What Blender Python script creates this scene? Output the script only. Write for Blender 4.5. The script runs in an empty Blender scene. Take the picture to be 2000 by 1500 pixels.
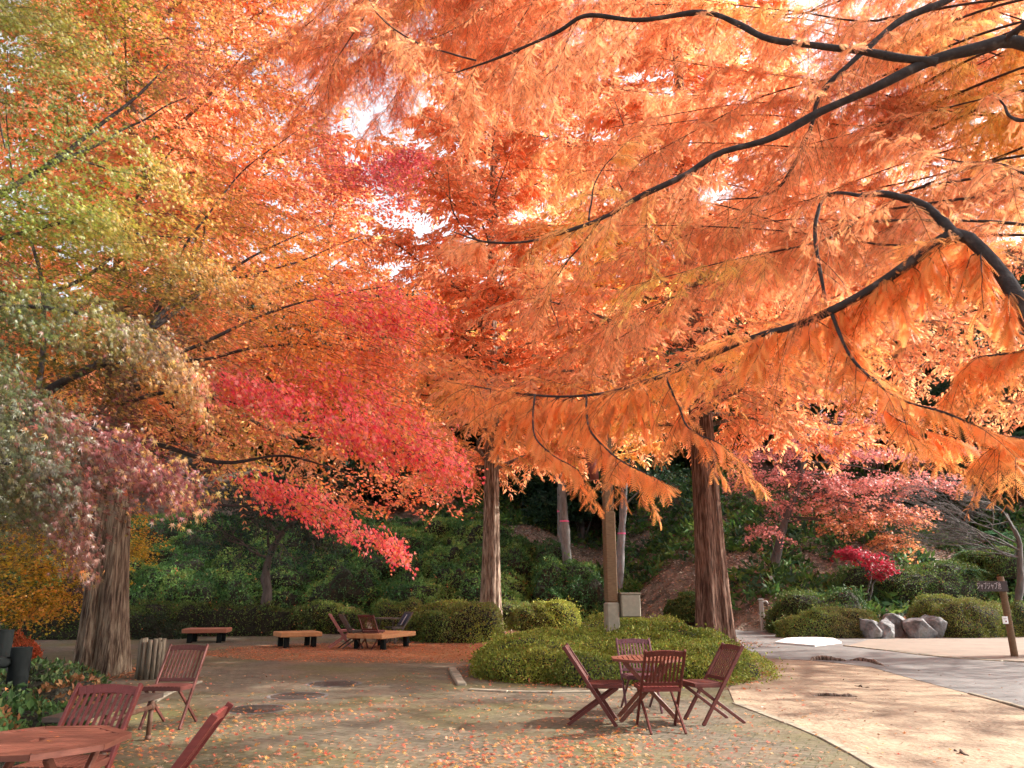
import bpy, math, random
import numpy as np
from mathutils import Vector, Matrix

R = math.radians
scene = bpy.context.scene
COL = scene.collection

# ------------------------------------------------------------------ camera, sky, sun
PITCH, CAMZ, FPX = R(15.1), 1.55, 1480.0
cam_d = bpy.data.cameras.new('camera'); cam = bpy.data.objects.new('camera', cam_d); COL.objects.link(cam)
cam.location = (0, 0, CAMZ); cam.rotation_euler = (R(90)+PITCH, 0, 0)
cam_d.sensor_width = 36; cam_d.lens = FPX/2000*36; cam_d.clip_start = 0.05; cam_d.clip_end = 2000
scene.camera = cam
SUN_EL, SUN_AZ = R(34), R(12)            # azimuth from +X towards +Y
world = bpy.data.worlds.new('World'); scene.world = world; world.use_nodes = True
wn = world.node_tree; bg = wn.nodes['Background']
sky = wn.nodes.new('ShaderNodeTexSky'); sky.sky_type = 'NISHITA'; sky.sun_disc = False
sky.sun_elevation = SUN_EL; sky.sun_rotation = math.pi/2 - SUN_AZ
sky.air_density = 1.0; sky.dust_density = 4.0; sky.ozone_density = 1.0; sky.altitude = 0
hz = wn.nodes.new('ShaderNodeHueSaturation'); hz.inputs['Saturation'].default_value = .25; hz.inputs['Value'].default_value = 1.45   # thin bright autumn overcast
wn.links.new(sky.outputs[0], hz.inputs['Color']); wn.links.new(hz.outputs[0], bg.inputs[0]); bg.inputs[1].default_value = 0.15
sun_d = bpy.data.lights.new('sun', 'SUN'); sun = bpy.data.objects.new('sun', sun_d); COL.objects.link(sun)
sun_d.energy = 5.0; sun_d.angle = R(0.6); sun_d.color = (1.0, 0.93, 0.82)
sd = Vector((math.cos(SUN_EL)*math.cos(SUN_AZ), math.cos(SUN_EL)*math.sin(SUN_AZ), math.sin(SUN_EL)))
sun.rotation_euler = sd.to_track_quat('Z', 'Y').to_euler()
scene.view_settings.view_transform = 'Standard'; scene.view_settings.look = 'None'
scene.view_settings.exposure = 1.1; scene.view_settings.gamma = 1.0
scene.render.engine = 'CYCLES'
cy = scene.cycles
cy.use_denoising = True; cy.max_bounces = 9; cy.diffuse_bounces = 7; cy.glossy_bounces = 2
cy.transmission_bounces = 4; cy.transparent_max_bounces = 6; cy.volume_bounces = 0
cy.use_adaptive_sampling = True; cy.adaptive_threshold = 0.03

# ------------------------------------------------------------------ from photograph pixels to places
CP, SP = math.cos(PITCH), math.sin(PITCH)
def W(px, py, Y):
    a = (np.asarray(px, float)-1000)/FPX; u = (750-np.asarray(py, float))/FPX
    fy = CP-SP*u; fz = SP+CP*u
    s = Y/fy
    return np.stack(np.broadcast_arrays(a*s, Y+0*s, CAMZ+fz*s), -1)
def G(px, py, z=0.0):
    a = (px-1000)/FPX; u = (750-py)/FPX
    fy = CP-SP*u; fz = SP+CP*u
    s = (z-CAMZ)/fz
    return np.array([a*s, fy*s, z])
def PX(P):
    P = np.asarray(P); dy = P[..., 1]; dz = P[..., 2]-CAMZ
    f = CP*dy+SP*dz; u = -SP*dy+CP*dz
    f = np.maximum(f, 0.01)
    return 1000+FPX*P[..., 0]/f, 750-FPX*u/f

# ------------------------------------------------------------------ object helpers
def link(o, parent=None):
    COL.objects.link(o)
    if parent is not None: o.parent = parent
    return o
def tag(o, label, cat, group=None, kind=None):
    o['label'] = label
    if cat: o['category'] = cat
    if group: o['group'] = group
    if kind: o['kind'] = kind
    return o
def thing(name, label, cat, loc=(0, 0, 0), rz=0.0, group=None):
    o = bpy.data.objects.new(name, None); o.empty_display_size = 0.2; link(o)
    o.location = tuple(float(v) for v in loc); o.rotation_euler = (0, 0, rz)
    return tag(o, label, cat, group)
def setting(o):
    o['kind'] = 'structure'; return o

class Geo:
    """collects vertices, faces of one size at a time, material slots and a tint per vertex"""
    def __init__(s): s.v = []; s.c = []; s.f = []; s.n = 0
    def add(s, v, f, col=(1, 1, 1), mat=0, smooth=False):
        v = np.asarray(v, np.float32).reshape(-1, 3); f = np.asarray(f, np.int64)
        col = np.asarray(col, np.float32)
        if col.ndim == 1: col = np.broadcast_to(col, (len(v), 3))
        s.v.append(v); s.c.append(col); s.f.append((f+s.n, mat, smooth)); s.n += len(v)
        return s
    def build(s, name, mats, parent=None, loc=None):
        me = bpy.data.meshes.new(name)
        V = np.concatenate(s.v); Cc = np.concatenate(s.c)
        if loc is not None: V = V-np.asarray(loc, np.float32)
        me.vertices.add(len(V)); me.vertices.foreach_set('co', V.ravel())
        nf = sum(len(f) for f, _, _ in s.f)
        loops = np.concatenate([f.ravel() for f, _, _ in s.f])
        sizes = np.concatenate([np.full(len(f), f.shape[1]) for f, _, _ in s.f])
        starts = np.concatenate([[0], np.cumsum(sizes)[:-1]])
        me.loops.add(len(loops)); me.loops.foreach_set('vertex_index', loops.astype(np.int32))
        me.polygons.add(nf); me.polygons.foreach_set('loop_start', starts.astype(np.int32))
        me.polygons.foreach_set('material_index', np.concatenate([np.full(len(f), m) for f, m, _ in s.f]).astype(np.int32))
        me.polygons.foreach_set('use_smooth', np.concatenate([np.full(len(f), sm) for f, _, sm in s.f]).astype(bool))
        a = me.attributes.new('tint', 'FLOAT_COLOR', 'POINT')
        a.data.foreach_set('color', np.concatenate([Cc, np.ones((len(Cc), 1), np.float32)], 1).ravel())
        for m in (mats if isinstance(mats, (list, tuple)) else [mats]): me.materials.append(m)
        me.update(calc_edges=True); me.validate()
        o = bpy.data.objects.new(name, me); link(o, parent)
        if loc is not None and parent is None: o.location = tuple(float(q) for q in loc)
        return o

def unit(v):
    v = np.asarray(v, float); return v/np.maximum(np.linalg.norm(v, axis=-1, keepdims=True), 1e-9)

def box(g, c, s, rot=None, col=(1, 1, 1), mat=0, bev=0.0):
    """a box with chamfered long edges; s = full size, rot = 3x3"""
    bm_v = []; hx, hy, hz = s[0]/2, s[1]/2, s[2]/2
    b = min(bev if bev > 0 else min(s)*0.12, min(s)*0.3)
    v = []
    for sx in (-1, 1):
        for sy in (-1, 1):
            for sz in (-1, 1):
                v += [(sx*(hx-b), sy*(hy-b), sz*hz), (sx*(hx-b), sy*hy, sz*(hz-b)), (sx*hx, sy*(hy-b), sz*(hz-b))]
    v = np.array(v)
    def i(sx, sy, sz, k): return ((sx > 0)*4+(sy > 0)*2+(sz > 0))*3+k
    q = []; t = []
    for a in (-1, 1):
        q.append([i(-1, -1, a, 0), i(1, -1, a, 0), i(1, 1, a, 0), i(-1, 1, a, 0)][::a])
        q.append([i(-1, a, -1, 1), i(-1, a, 1, 1), i(1, a, 1, 1), i(1, a, -1, 1)][::a])
        q.append([i(a, -1, -1, 2), i(a, 1, -1, 2), i(a, 1, 1, 2), i(a, -1, 1, 2)][::a])
        for b2 in (-1, 1):
            q.append([i(-1, a, b2, 0), i(-1, a, b2, 1), i(1, a, b2, 1), i(1, a, b2, 0)][::a*b2])
            q.append([i(a, -1, b2, 0), i(a, 1, b2, 0), i(a, 1, b2, 2), i(a, -1, b2, 2)][::a*b2])
            q.append([i(a, b2, -1, 1), i(a, b2, -1, 2), i(a, b2, 1, 2), i(a, b2, 1, 1)][::a*b2])
            for c2 in (-1, 1):
                t.append([i(a, b2, c2, 0), i(a, b2, c2, 2), i(a, b2, c2, 1)][::a*b2*c2])
    if rot is not None: v = v@np.asarray(rot).T
    v = v+np.asarray(c)
    g.add(v, q, col, mat); n = g.n-24
    g.f.append((np.array(t, np.int64)+n, mat, False))

def beam(g, a, b, w, h, side=(1, 0, 0), col=(1, 1, 1), mat=0):
    """a bar from a to b: w across 'side', h in the third direction"""
    a = np.asarray(a, float); b = np.asarray(b, float); d = b-a; L = np.linalg.norm(d); z = d/L
    x = np.asarray(side, float); x = unit(x-z*np.dot(x, z)); y = np.cross(z, x)
    box(g, (a+b)/2, (w, h, L), np.stack([x, y, z], 1), col, mat, bev=min(w, h)*0.12)

def tubes(g, P, r, sides=4, col=(1, 1, 1), mat=0, smooth=True, cap=False, flute=None):
    """P (n, m, 3) polylines, r (n, m) radii"""
    P = np.asarray(P, float); r = np.asarray(r, float)
    if P.ndim == 2: P = P[None]; r = np.broadcast_to(r, P.shape[:2])
    n, m, _ = P.shape; r = np.broadcast_to(r, (n, m))
    T = unit(np.gradient(P, axis=1))
    ref = np.where(np.abs(T[:, :1, 2:3]) > 0.8, np.array([1., 0.01, 0]), np.array([0.02, 0.03, 1.]))
    X = unit(np.cross(ref+0*T, T)); Yv = np.cross(T, X)
    th = np.arange(sides)*2*math.pi/sides
    rr = r[..., None]*np.ones(sides)
    if flute is not None: rr = rr*flute(th, np.linspace(0, 1, m))[None]
    V = P[:, :, None]+rr[..., None]*(X[:, :, None]*np.cos(th)[:, None]+Yv[:, :, None]*np.sin(th)[:, None])
    idx = np.arange(n*m*sides).reshape(n, m, sides)
    a = idx[:, :-1]; b = idx[:, 1:]
    F = np.stack([a, np.roll(a, -1, 2), np.roll(b, -1, 2), b], -1).reshape(-1, 4)
    col = np.asarray(col, float)
    if col.ndim == 2: col = np.repeat(col, m*sides, axis=0)
    g.add(V.reshape(-1, 3), F, col, mat, smooth)
    if cap:
        n0 = g.n-n*m*sides
        g.f.append((idx[:, -1]+n0, mat, False)); g.f.append((idx[:, 0][:, ::-1]+n0, mat, False))

def spline(pts, n):
    """Catmull-Rom through pts (k, d), resampled to n evenly spaced points"""
    p = np.asarray(pts, float); p = np.vstack([2*p[0]-p[1], p, 2*p[-1]-p[-2]])
    out = []
    for i in range(1, len(p)-2):
        t = np.linspace(0, 1, 14, endpoint=False)[:, None]
        a, b, c, d = p[i-1], p[i], p[i+1], p[i+2]
        out.append(0.5*((2*b)+(c-a)*t+(2*a-5*b+4*c-d)*t**2+(-a+3*b-3*c+d)*t**3))
    out = np.vstack(out+[p[-2][None]])
    s = np.concatenate([[0], np.cumsum(np.linalg.norm(np.diff(out[:, :3], axis=0), axis=1))])
    q = np.linspace(0, s[-1], n)
    return np.stack([np.interp(q, s, out[:, k]) for k in range(out.shape[1])], 1)

def limb(g, pts, n=24, sides=8, wob=0.0, seed=0, col=(1, 1, 1), mat=0):
    """pts: rows x, y, z, radius"""
    q = spline(pts, n)
    if wob:
        rg = np.random.default_rng(seed)
        ph = rg.uniform(0, 6, (3, 3)); t = np.linspace(0, 1, n)
        for k in range(3):
            q[:, 3] *= 1+.055*np.sin(t*(31+17*k)+ph[k, 1])
            q[:, k] += wob*sum(np.sin(t*(9+7*j)+ph[k, j])/(1+j) for j in range(3))*np.minimum(1, t*6)
    tubes(g, q[None, :, :3], q[None, :, 3], sides, col, mat, True, cap=True)
    return q

# ------------------------------------------------------------------ leaf templates (length 1 along +Y, up +Z)
def t_maple7():
    ang = np.radians([-128, -84, -42, 0, 42, 84, 128]); ln = [.34, .62, .86, 1., .86, .62, .34]
    v = [(0, 0, 0)]; f = []
    nt = np.radians([-155, -106, -63, -21, 21, 63, 106, 155])
    for a in nt: v.append((math.sin(a)*.125, math.cos(a)*.125, .01))
    for a, l in zip(ang, ln): v.append((math.sin(a)*l*.62, math.cos(a)*l*.70, -.10*l))
    for k in range(7): f += [(0, k+2, k+1), (k+1, k+2, 9+k)]
    return np.array(v)*np.array([1, 1, 1.]), np.array(f)
def t_maple5():
    ang = np.radians([-92, -46, 0, 46, 92]); ln = [.6, .88, 1., .88, .6]
    v = [(0, -.12, 0)]; f = []
    for a, l in zip(ang, ln):
        n = len(v); c, s = math.cos(a), math.sin(a); w = .13
        v += [(s*l*.62, c*l*.62, -.08*l), (-c*w+s*.15, s*w+c*.15, 0), (c*w+s*.15, -s*w+c*.15, 0)]
        f += [(0, n+2, n+1), (n+1, n+2, n)]
    return np.array(v), np.array(f)
def t_feather(pairs, w=.19, wid=.055):
    v = []; f = []
    for k in range(pairs):
        y = .04+.96*k/pairs; ww = w*math.sin(math.pi*(.14+.78*(k/pairs)))**.6; zz = -.16*y*y
        for s in (-1, 1):
            n = len(v); v += [(0, y, zz), (0, y+wid, zz), (s*ww, y+wid*1.7, zz-.03)]
            f += [(n, n+1, n+2)] if s < 0 else [(n, n+2, n+1)]
    return np.array(v), np.array(f)
def t_blade():
    v = np.array([(0, 0, 0), (.16, .35, 0), (-.16, .45, .0), (.13, .75, -.07), (-.1, .8, -.08), (0, 1.05, -.16)])
    f = np.array([(0, 1, 2), (1, 3, 2), (2, 3, 4), (3, 5, 4)]); return v, f
def t_diamond():
    return np.array([(0, 0, 0), (.3, .5, .05), (0, 1, -.04), (-.3, .5, .05)]), np.array([(0, 1, 2, 3)])
def t_clump(k=5, seed=3):
    rg = np.random.default_rng(seed); v = []; f = []
    for i in range(k):
        d = unit(rg.normal(0, 1, 3)+np.array([0, .9, .25])); s = unit(np.cross(d, rg.normal(0, 1, 3))); n = len(v)
        o = rg.normal(0, .16, 3)
        v += [o, o+d*.4+s*.15, o+d*.85, o+d*.4-s*.15]; f += [(n, n+1, n+2, n+3)]
    return np.array(v), np.array(f)
MAPLE7, MAPLE5, BLADE, DIAMOND = t_maple7(), t_maple5(), t_blade(), t_diamond()
FEATHER, FEATHER_S = t_feather(11, .175, .05), t_feather(7, .185, .08)
FEATHER_W = t_feather(12, .19, .075)
CLUMP = t_clump(5); CLUMP3 = t_clump(3, 8)

def place(g, tmpl, P, D, N, S, C, mat=0, jit=None):
    """copies of tmpl at P, length along D, face normal towards N, size S, colour C"""
    tv, tf = tmpl; P = np.asarray(P, float); n = len(P)
    Y = unit(D); X = unit(np.cross(Y, N)); Z = np.cross(X, Y)
    S = np.broadcast_to(np.asarray(S, float), (n,))
    V = P[:, None]+S[:, None, None]*(X[:, None]*tv[None, :, :1]+Y[:, None]*tv[None, :, 1:2]+Z[:, None]*tv[None, :, 2:3])
    k = len(tv); F = (tf[None]+(np.arange(n)*k)[:, None, None]).reshape(-1, tf.shape[1])
    g.add(V.reshape(-1, 3), F, np.repeat(np.asarray(C, np.float32), k, axis=0), mat)

def noise3(P, f, seed=0):
    """smooth pseudo-noise about -1..1 made of sines"""
    rg = np.random.default_rng(abs(int(seed))); out = 0
    for k in range(7):
        d = unit(rg.normal(0, 1, 3))*f*rg.uniform(.6, 1.7)
        out = out+np.sin(P@d+rg.uniform(0, 6.28))
    return out/3.2
def jitcol(C, rg, v=.22, h=.12):
    C = np.asarray(C, float); n = len(C)
    return np.clip(C*rg.uniform(1-v, 1+v, (n, 1))*rg.uniform(1-h, 1+h, (n, 3)), 0, 1)
def srgb(*c): return tuple((x/255/12.92 if x/255 <= .04045 else ((x/255+.055)/1.055)**2.4) for x in c)

# ------------------------------------------------------------------ materials
def nt(m): m.use_nodes = True; return m.node_tree.nodes, m.node_tree.links
def leaf_mat(name, trans=.45, rough=.45, spec=.5, sat=1.0):
    m = bpy.data.materials.new(name); N, L = nt(m); b = N['Principled BSDF']
    a = N.new('ShaderNodeAttribute'); a.attribute_name = 'tint'
    L.new(a.outputs['Color'], b.inputs['Base Color']); b.inputs['Roughness'].default_value = rough
    b.inputs['Specular IOR Level'].default_value = spec
    t = N.new('ShaderNodeBsdfTranslucent'); hs = N.new('ShaderNodeHueSaturation'); hs.inputs['Saturation'].default_value = 1.0; hs.inputs['Value'].default_value = 1.25
    L.new(a.outputs['Color'], hs.inputs['Color']); L.new(hs.outputs[0], t.inputs[0])
    mx = N.new('ShaderNodeMixShader'); mx.inputs[0].default_value = trans
    L.new(b.outputs[0], mx.inputs[1]); L.new(t.outputs[0], mx.inputs[2]); L.new(mx.outputs[0], N['Material Output'].inputs[0])
    return m
def ramp(N, stops):
    r = N.new('ShaderNodeValToRGB'); e = r.color_ramp.elements
    while len(e) > len(stops): e.remove(e[-1])
    while len(e) < len(stops): e.new(.5)
    for k, (p, c) in enumerate(stops): e[k].position = p; e[k].color = (*c, 1)
    return r
def noise_mat(name, stops, scale=5, stretch=(1, 1, 1), detail=8, rough=.9, bump=.3, bscale=None, bdist=.02, tint=False, spec=.3, coords='Object', rgh=.6):
    m = bpy.data.materials.new(name); N, L = nt(m); b = N['Principled BSDF']
    tc = N.new('ShaderNodeTexCoord'); mp = N.new('ShaderNodeMapping'); mp.inputs['Scale'].default_value = stretch
    L.new(tc.outputs[coords], mp.inputs[0])
    n = N.new('ShaderNodeTexNoise'); n.inputs['Scale'].default_value = scale; n.inputs['Detail'].default_value = detail; n.inputs['Roughness'].default_value = rgh
    L.new(mp.outputs[0], n.inputs['Vector'])
    r = ramp(N, stops); L.new(n.outputs[0], r.inputs[0]); out = r.outputs[0]
    if tint:
        a = N.new('ShaderNodeAttribute'); a.attribute_name = 'tint'
        x = N.new('ShaderNodeMix'); x.data_type = 'RGBA'; x.blend_type = 'MULTIPLY'; x.inputs[0].default_value = 1
        L.new(out, x.inputs[6]); L.new(a.outputs['Color'], x.inputs[7]); out = x.outputs[2]
    L.new(out, b.inputs['Base Color']); b.inputs['Roughness'].default_value = rough; b.inputs['Specular IOR Level'].default_value = spec
    n2 = N.new('ShaderNodeTexNoise'); n2.inputs['Scale'].default_value = bscale or scale*3; n2.inputs['Detail'].default_value = 6
    L.new(mp.outputs[0], n2.inputs['Vector'])
    bp = N.new('ShaderNodeBump'); bp.inputs['Strength'].default_value = bump; bp.inputs['Distance'].default_value = bdist
    L.new(n2.outputs[0], bp.inputs['Height']); L.new(bp.outputs[0], b.inputs['Normal'])
    return m
_pl = {}
def plain(name, c, rough=.5, metal=0, spec=.5):
    return noise_mat(name, [(.35, tuple(x*.85 for x in c)), (.7, tuple(min(1, x*1.12) for x in c))], scale=12, rough=rough, bump=.05, spec=spec)

M_LEAF = leaf_mat('autumn_leaf', .45, .38, .55)
M_NEEDLE = leaf_mat('redwood_needles', .55, .55, .35)
M_GREEN = leaf_mat('evergreen_leaf', .25, .6, .25)
M_TWIG = noise_mat('twig_bark', [(.3, (.03, .018, .014)), (.7, (.07, .045, .035))], scale=14, bump=.4)
M_LIMB = noise_mat('dark_limb_bark', [(.3, (.022, .018, .018)), (.55, (.05, .038, .036)), (.75, (.13, .11, .10))], scale=9, stretch=(1, 1, 1), bump=.9, bscale=40, bdist=.012)
M_BARK = noise_mat('redwood_bark', [(.33, (.035, .02, .015)), (.44, (.12, .075, .055)), (.56, (.27, .20, .155)), (.72, (.46, .39, .32))], scale=8, stretch=(2.8, 2.8, .26), bump=1.0, bscale=15, bdist=.06, tint=True)
M_GREYBARK = noise_mat('grey_bark', [(.3, (.10, .095, .09)), (.6, (.20, .195, .19)), (.8, (.30, .30, .29))], scale=4, stretch=(2, 2, .6), bump=.6, tint=True)
# ------------------------------------------------------------------ the setting: ground, paving, road, earth
def yb(X):      # where the hillside starts
    X = np.asarray(X, float); t = np.clip((X-4)/7, 0, 1); t = t*t*(3-2*t)
    return 38.5-9.5*t
def H(X, Y):
    X = np.asarray(X, float); Y = np.asarray(Y, float)
    t = np.maximum(0, Y-yb(X)); left = np.clip((6-X)/6, 0, 1)
    bump = .35*np.sin(X*.5+Y*.3)+.25*np.sin(X*1.1-Y*.7+1)
    h = t*.42+np.minimum(t, 6)*.22*left
    return np.minimum(h, 24+.1*t)+bump*np.clip(t/4, 0, 1)
def grid_sheet(name, xs, ys, zf, mat, z0=0):
    Xg, Yg = np.meshgrid(xs, ys); Z = zf(Xg, Yg)+z0
    v = np.stack([Xg, Yg, Z], -1).reshape(-1, 3); nx = len(xs); i = np.arange(len(v)).reshape(len(ys), nx)
    f = np.stack([i[:-1, :-1], i[:-1, 1:], i[1:, 1:], i[1:, :-1]], -1).reshape(-1, 4)
    g = Geo(); g.add(v, f, smooth=True); return setting(g.build(name, mat))
def flat_sheet(name, pts, z, mat):
    import bmesh
    bm = bmesh.new(); vs = [bm.verts.new((p[0], p[1], z)) for p in pts]; bm.faces.new(vs)
    bmesh.ops.triangulate(bm, faces=bm.faces[:]); bmesh.ops.recalc_face_normals(bm, faces=bm.faces[:])
    if bm.faces[0].normal.z < 0: bmesh.ops.reverse_faces(bm, faces=bm.faces[:])
    me = bpy.data.meshes.new(name); bm.to_mesh(me); bm.free(); me.materials.append(mat)
    return setting(link(bpy.data.objects.new(name, me)))

M_EARTH = noise_mat('hillside_litter', [(.32, (.04, .034, .026)), (.45, (.12, .085, .06)), (.56, (.20, .145, .11)), (.68, (.30, .23, .185)), (.80, (.07, .09, .04))], scale=1.6, detail=12, bump=1.0, bscale=9, bdist=.15, rgh=.72)
M_ROAD = noise_mat('asphalt', [(.32, (.095, .09, .088)), (.52, (.15, .142, .138)), (.70, (.20, .188, .18))], scale=1.2, detail=12, bump=.35, bscale=70, bdist=.008, rgh=.7)
M_PALE = noise_mat('pale_paving', [(.30, (.17, .135, .11)), (.7, (.25, .20, .16))], scale=1.3, detail=10, bump=.2, bscale=60, bdist=.006, rgh=.7)
M_DIRT = noise_mat('bare_earth', [(.34, (.12, .078, .05)), (.43, (.22, .155, .105)), (.52, (.295, .22, .15)), (.61, (.36, .275, .19)), (.74, (.35, .29, .15))], scale=1.1, detail=15, bump=.8, bscale=14, bdist=.03, rgh=.68)
M_STONE = noise_mat('kerb_stone', [(.3, (.16, .145, .11)), (.6, (.32, .28, .21)), (.8, (.42, .38, .29))], scale=6, bump=.5, bdist=.01)
M_ROCK = noise_mat('boulder_stone', [(.34, (.035, .035, .035)), (.44, (.13, .13, .135)), (.56, (.25, .25, .255)), (.72, (.10, .115, .06))], scale=1.9, detail=12, bump=.9, bscale=6, bdist=.05, rgh=.68)

def paving_mat():
    m = bpy.data.materials.new('mossy_block_paving'); N, L = nt(m); b = N['Principled BSDF']
    tc = N.new('ShaderNodeTexCoord')
    def noise(sc, d, lo, hi, rough=.6, off=0):
        mp = N.new('ShaderNodeMapping'); mp.inputs['Location'].default_value = (off, off*2, 0); L.new(tc.outputs['Object'], mp.inputs[0])
        n = N.new('ShaderNodeTexNoise'); n.inputs['Scale'].default_value = sc; n.inputs['Detail'].default_value = d; n.inputs['Roughness'].default_value = rough
        L.new(mp.outputs[0], n.inputs['Vector'])
        r = N.new('ShaderNodeMapRange'); r.inputs[1].default_value = lo; r.inputs[2].default_value = hi; L.new(n.outputs[0], r.inputs[0]); return r.outputs[0], n.outputs[0]
    def mix(f, a, c, mode='MIX'):
        x = N.new('ShaderNodeMix'); x.data_type = 'RGBA'; x.blend_type = mode
        for s, v in ((0, f), (6, a), (7, c)):
            if isinstance(v, (int, float)): x.inputs[s].default_value = v
            elif isinstance(v, tuple): x.inputs[s].default_value = (*v, 1)
            else: L.new(v, x.inputs[s])
        return x.outputs[2]
    def M(op, a, bb=None, c3=None):
        x = N.new('ShaderNodeMath'); x.operation = op
        for k, v in enumerate((a, bb, c3)):
            if v is None: continue
            if isinstance(v, (int, float)): x.inputs[k].default_value = v
            else: L.new(v, x.inputs[k])
        return x.outputs[0]
    mp = N.new('ShaderNodeMapping'); mp.inputs['Rotation'].default_value = (0, 0, R(28)); L.new(tc.outputs['Object'], mp.inputs[0])
    br = N.new('ShaderNodeTexBrick'); br.inputs['Scale'].default_value = 1.0; br.inputs['Brick Width'].default_value = .22; br.inputs['Row Height'].default_value = .11
    br.inputs['Mortar Size'].default_value = .006; br.inputs['Color1'].default_value = (.175, .145, .105, 1); br.inputs['Color2'].default_value = (.115, .095, .072, 1); br.inputs['Mortar'].default_value = (.05, .055, .02, 1)
    L.new(mp.outputs[0], br.inputs['Vector'])
    f1, _ = noise(.35, 9, .45, .66); c = mix(M('MULTIPLY', f1, .75), br.outputs[0], (.13, .125, .035))          # moss
    f2, _ = noise(.9, 10, .50, .68, off=9); c = mix(f2, c, (.19, .145, .10))
    f4, _ = noise(14, 6, .2, .9, off=4)
    c2 = mix(f4, (.45, .45, .45), (1.45, 1.45, 1.45)); c = mix(1.0, c, c2, 'MULTIPLY')
    # drifts of orange needles round the far chairs
    sx = N.new('ShaderNodeSeparateXYZ'); L.new(tc.outputs['Object'], sx.inputs[0])
    _, wob = noise(.8, 6, 0, 1, off=3)
    ex = M('DIVIDE', M('ADD', sx.outputs[0], 2.4), 5.6); ey = M('DIVIDE', M('ADD', sx.outputs[1], -20.6), 3.1)
    d = M('ADD', M('MULTIPLY', ex, ex), M('MULTIPLY', ey, ey)); d = M('SUBTRACT', d, M('MULTIPLY', M('SUBTRACT', wob, .5), 2.2))
    rr = N.new('ShaderNodeMapRange'); rr.inputs[1].default_value = 1.25; rr.inputs[2].default_value = .35; L.new(d, rr.inputs[0])
    f5, _ = noise(22, 5, .30, .62, off=2)
    c = mix(M('MULTIPLY', rr.outputs[0], f5), c, (.42, .165, .07))
    L.new(c, b.inputs['Base Color']); b.inputs['Roughness'].default_value = .85; b.inputs['Specular IOR Level'].default_value = .25
    n2 = N.new('ShaderNodeTexNoise'); n2.inputs['Scale'].default_value = 60; L.new(tc.outputs['Object'], n2.inputs['Vector'])
    h = M('ADD', M('MULTIPLY', br.outputs['Fac'], -.8), M('MULTIPLY', n2.outputs[0], .5))
    bp = N.new('ShaderNodeBump'); bp.inputs['Strength'].default_value = .5; bp.inputs['Distance'].default_value = .008; L.new(h, bp.inputs['Height']); L.new(bp.outputs[0], b.inputs['Normal'])
    return m
M_PAVE = paving_mat()

xs = np.concatenate([np.linspace(-160, -34, 22), np.linspace(-32, 42, 112), np.linspace(44, 160, 22)])
ys = np.concatenate([np.linspace(-60, 26, 24), np.linspace(27, 80, 90), np.linspace(82, 320, 30)])
grid_sheet('ground', xs, ys, H, M_EARTH)
g2 = lambda *a: [tuple(G(x, y)[:2]) for x, y in a]
flat_sheet('paving', [(-14, 1), (-14, 26.2), (-4, 27.5), (3, 25), (3.5, 18.5), (5.2, 14.8)]+g2((1440, 1325), (1420, 1345), (1432, 1372), (1500, 1397), (1600, 1438), (1720, 1505), (1790, 1560))+[(3.0, 1)], .004, M_PAVE)
road = g2((1000, 1247), (1250, 1243), (1440, 1229), (1560, 1238), (1700, 1248), (1900, 1247), (2200, 1246), (2700, 1246))+g2((2700, 1500), (2250, 1440), (2000, 1387), (1900, 1357), (1800, 1331), (1700, 1303), (1600, 1291), (1480, 1285), (1300, 1285), (1000, 1270))
flat_sheet('road', road, .006, M_ROAD)
flat_sheet('pavement', g2((1655, 1262), (1700, 1249), (1900, 1248), (2200, 1247), (2700, 1247), (2700, 1330), (2200, 1300), (2000, 1292), (1840, 1282), (1740, 1270)), .012, M_PALE)
flat_sheet('earth_patch', g2((1480, 1286), (1600, 1292), (1700, 1304), (1800, 1332), (1900, 1358), (2000, 1388), (2250, 1442), (2700, 1502))+[(12, 1), (3.02, 1)]+g2((1792, 1560), (1722, 1505), (1602, 1438), (1502, 1397), (1434, 1372), (1423, 1346), (1443, 1325)), .008, M_DIRT)
far = [(-14, 1.2), (-40, 1.2), (-40, 25), (-14, 25)]
flat_sheet('path', [(-14.1, 15.2), (-40, 17), (-40, 23), (-14.1, 21.5)], .005, M_PALE)

# ------------------------------------------------------------------ kerbs
def kerb(name, label, pts, w, h, seg, seed, mat=M_STONE, group=None):
    rg = np.random.default_rng(seed); p = spline([(*q, 0) for q in pts], 200)[:, :2]
    s = np.concatenate([[0], np.cumsum(np.linalg.norm(np.diff(p, axis=0), axis=1))]); n = max(1, int(s[-1]/seg)); g = Geo()
    for k in range(n):
        a, b = (s[-1]*k/n+.006, s[-1]*(k+1)/n-.006)
        A = np.array([np.interp(a, s, p[:, 0]), np.interp(a, s, p[:, 1])]); B = np.array([np.interp(b, s, p[:, 0]), np.interp(b, s, p[:, 1])])
        hh = h*rg.uniform(.75, 1.1); beam(g, (*A, hh/2-.03), (*B, hh/2-.03), w*rg.uniform(.85, 1.1), hh+.06, side=(-(B-A)[1], (B-A)[0], 0))
    o = g.build(name, mat); return tag(o, label, 'kerb', group)
kerb('stone_kerb', 'pale worn stone edging curving between the block paving and the bare earth', g2((1436, 1374), (1500, 1398), (1600, 1438), (1720, 1505), (1800, 1562)), .11, .018, .75, 1)
kerb('stone_kerb', 'thin stone edging where the asphalt road meets the bare earth at far right', g2((1895, 1356), (1950, 1370), (2010, 1389), (2150, 1420)), .10, .03, .8, 2)
kerb('stone_kerb', 'short grey kerb stones at the left end of the clipped azalea island', g2((883, 1308), (890, 1322), (902, 1340)), .16, .07, .7, 3)
kerb('stone_kerb', 'low mossy edging along the front of the clipped azalea island', g2((915, 1349), (1000, 1353), (1100, 1354), (1200, 1350), (1290, 1342)), .10, .03, .6, 4)
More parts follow.
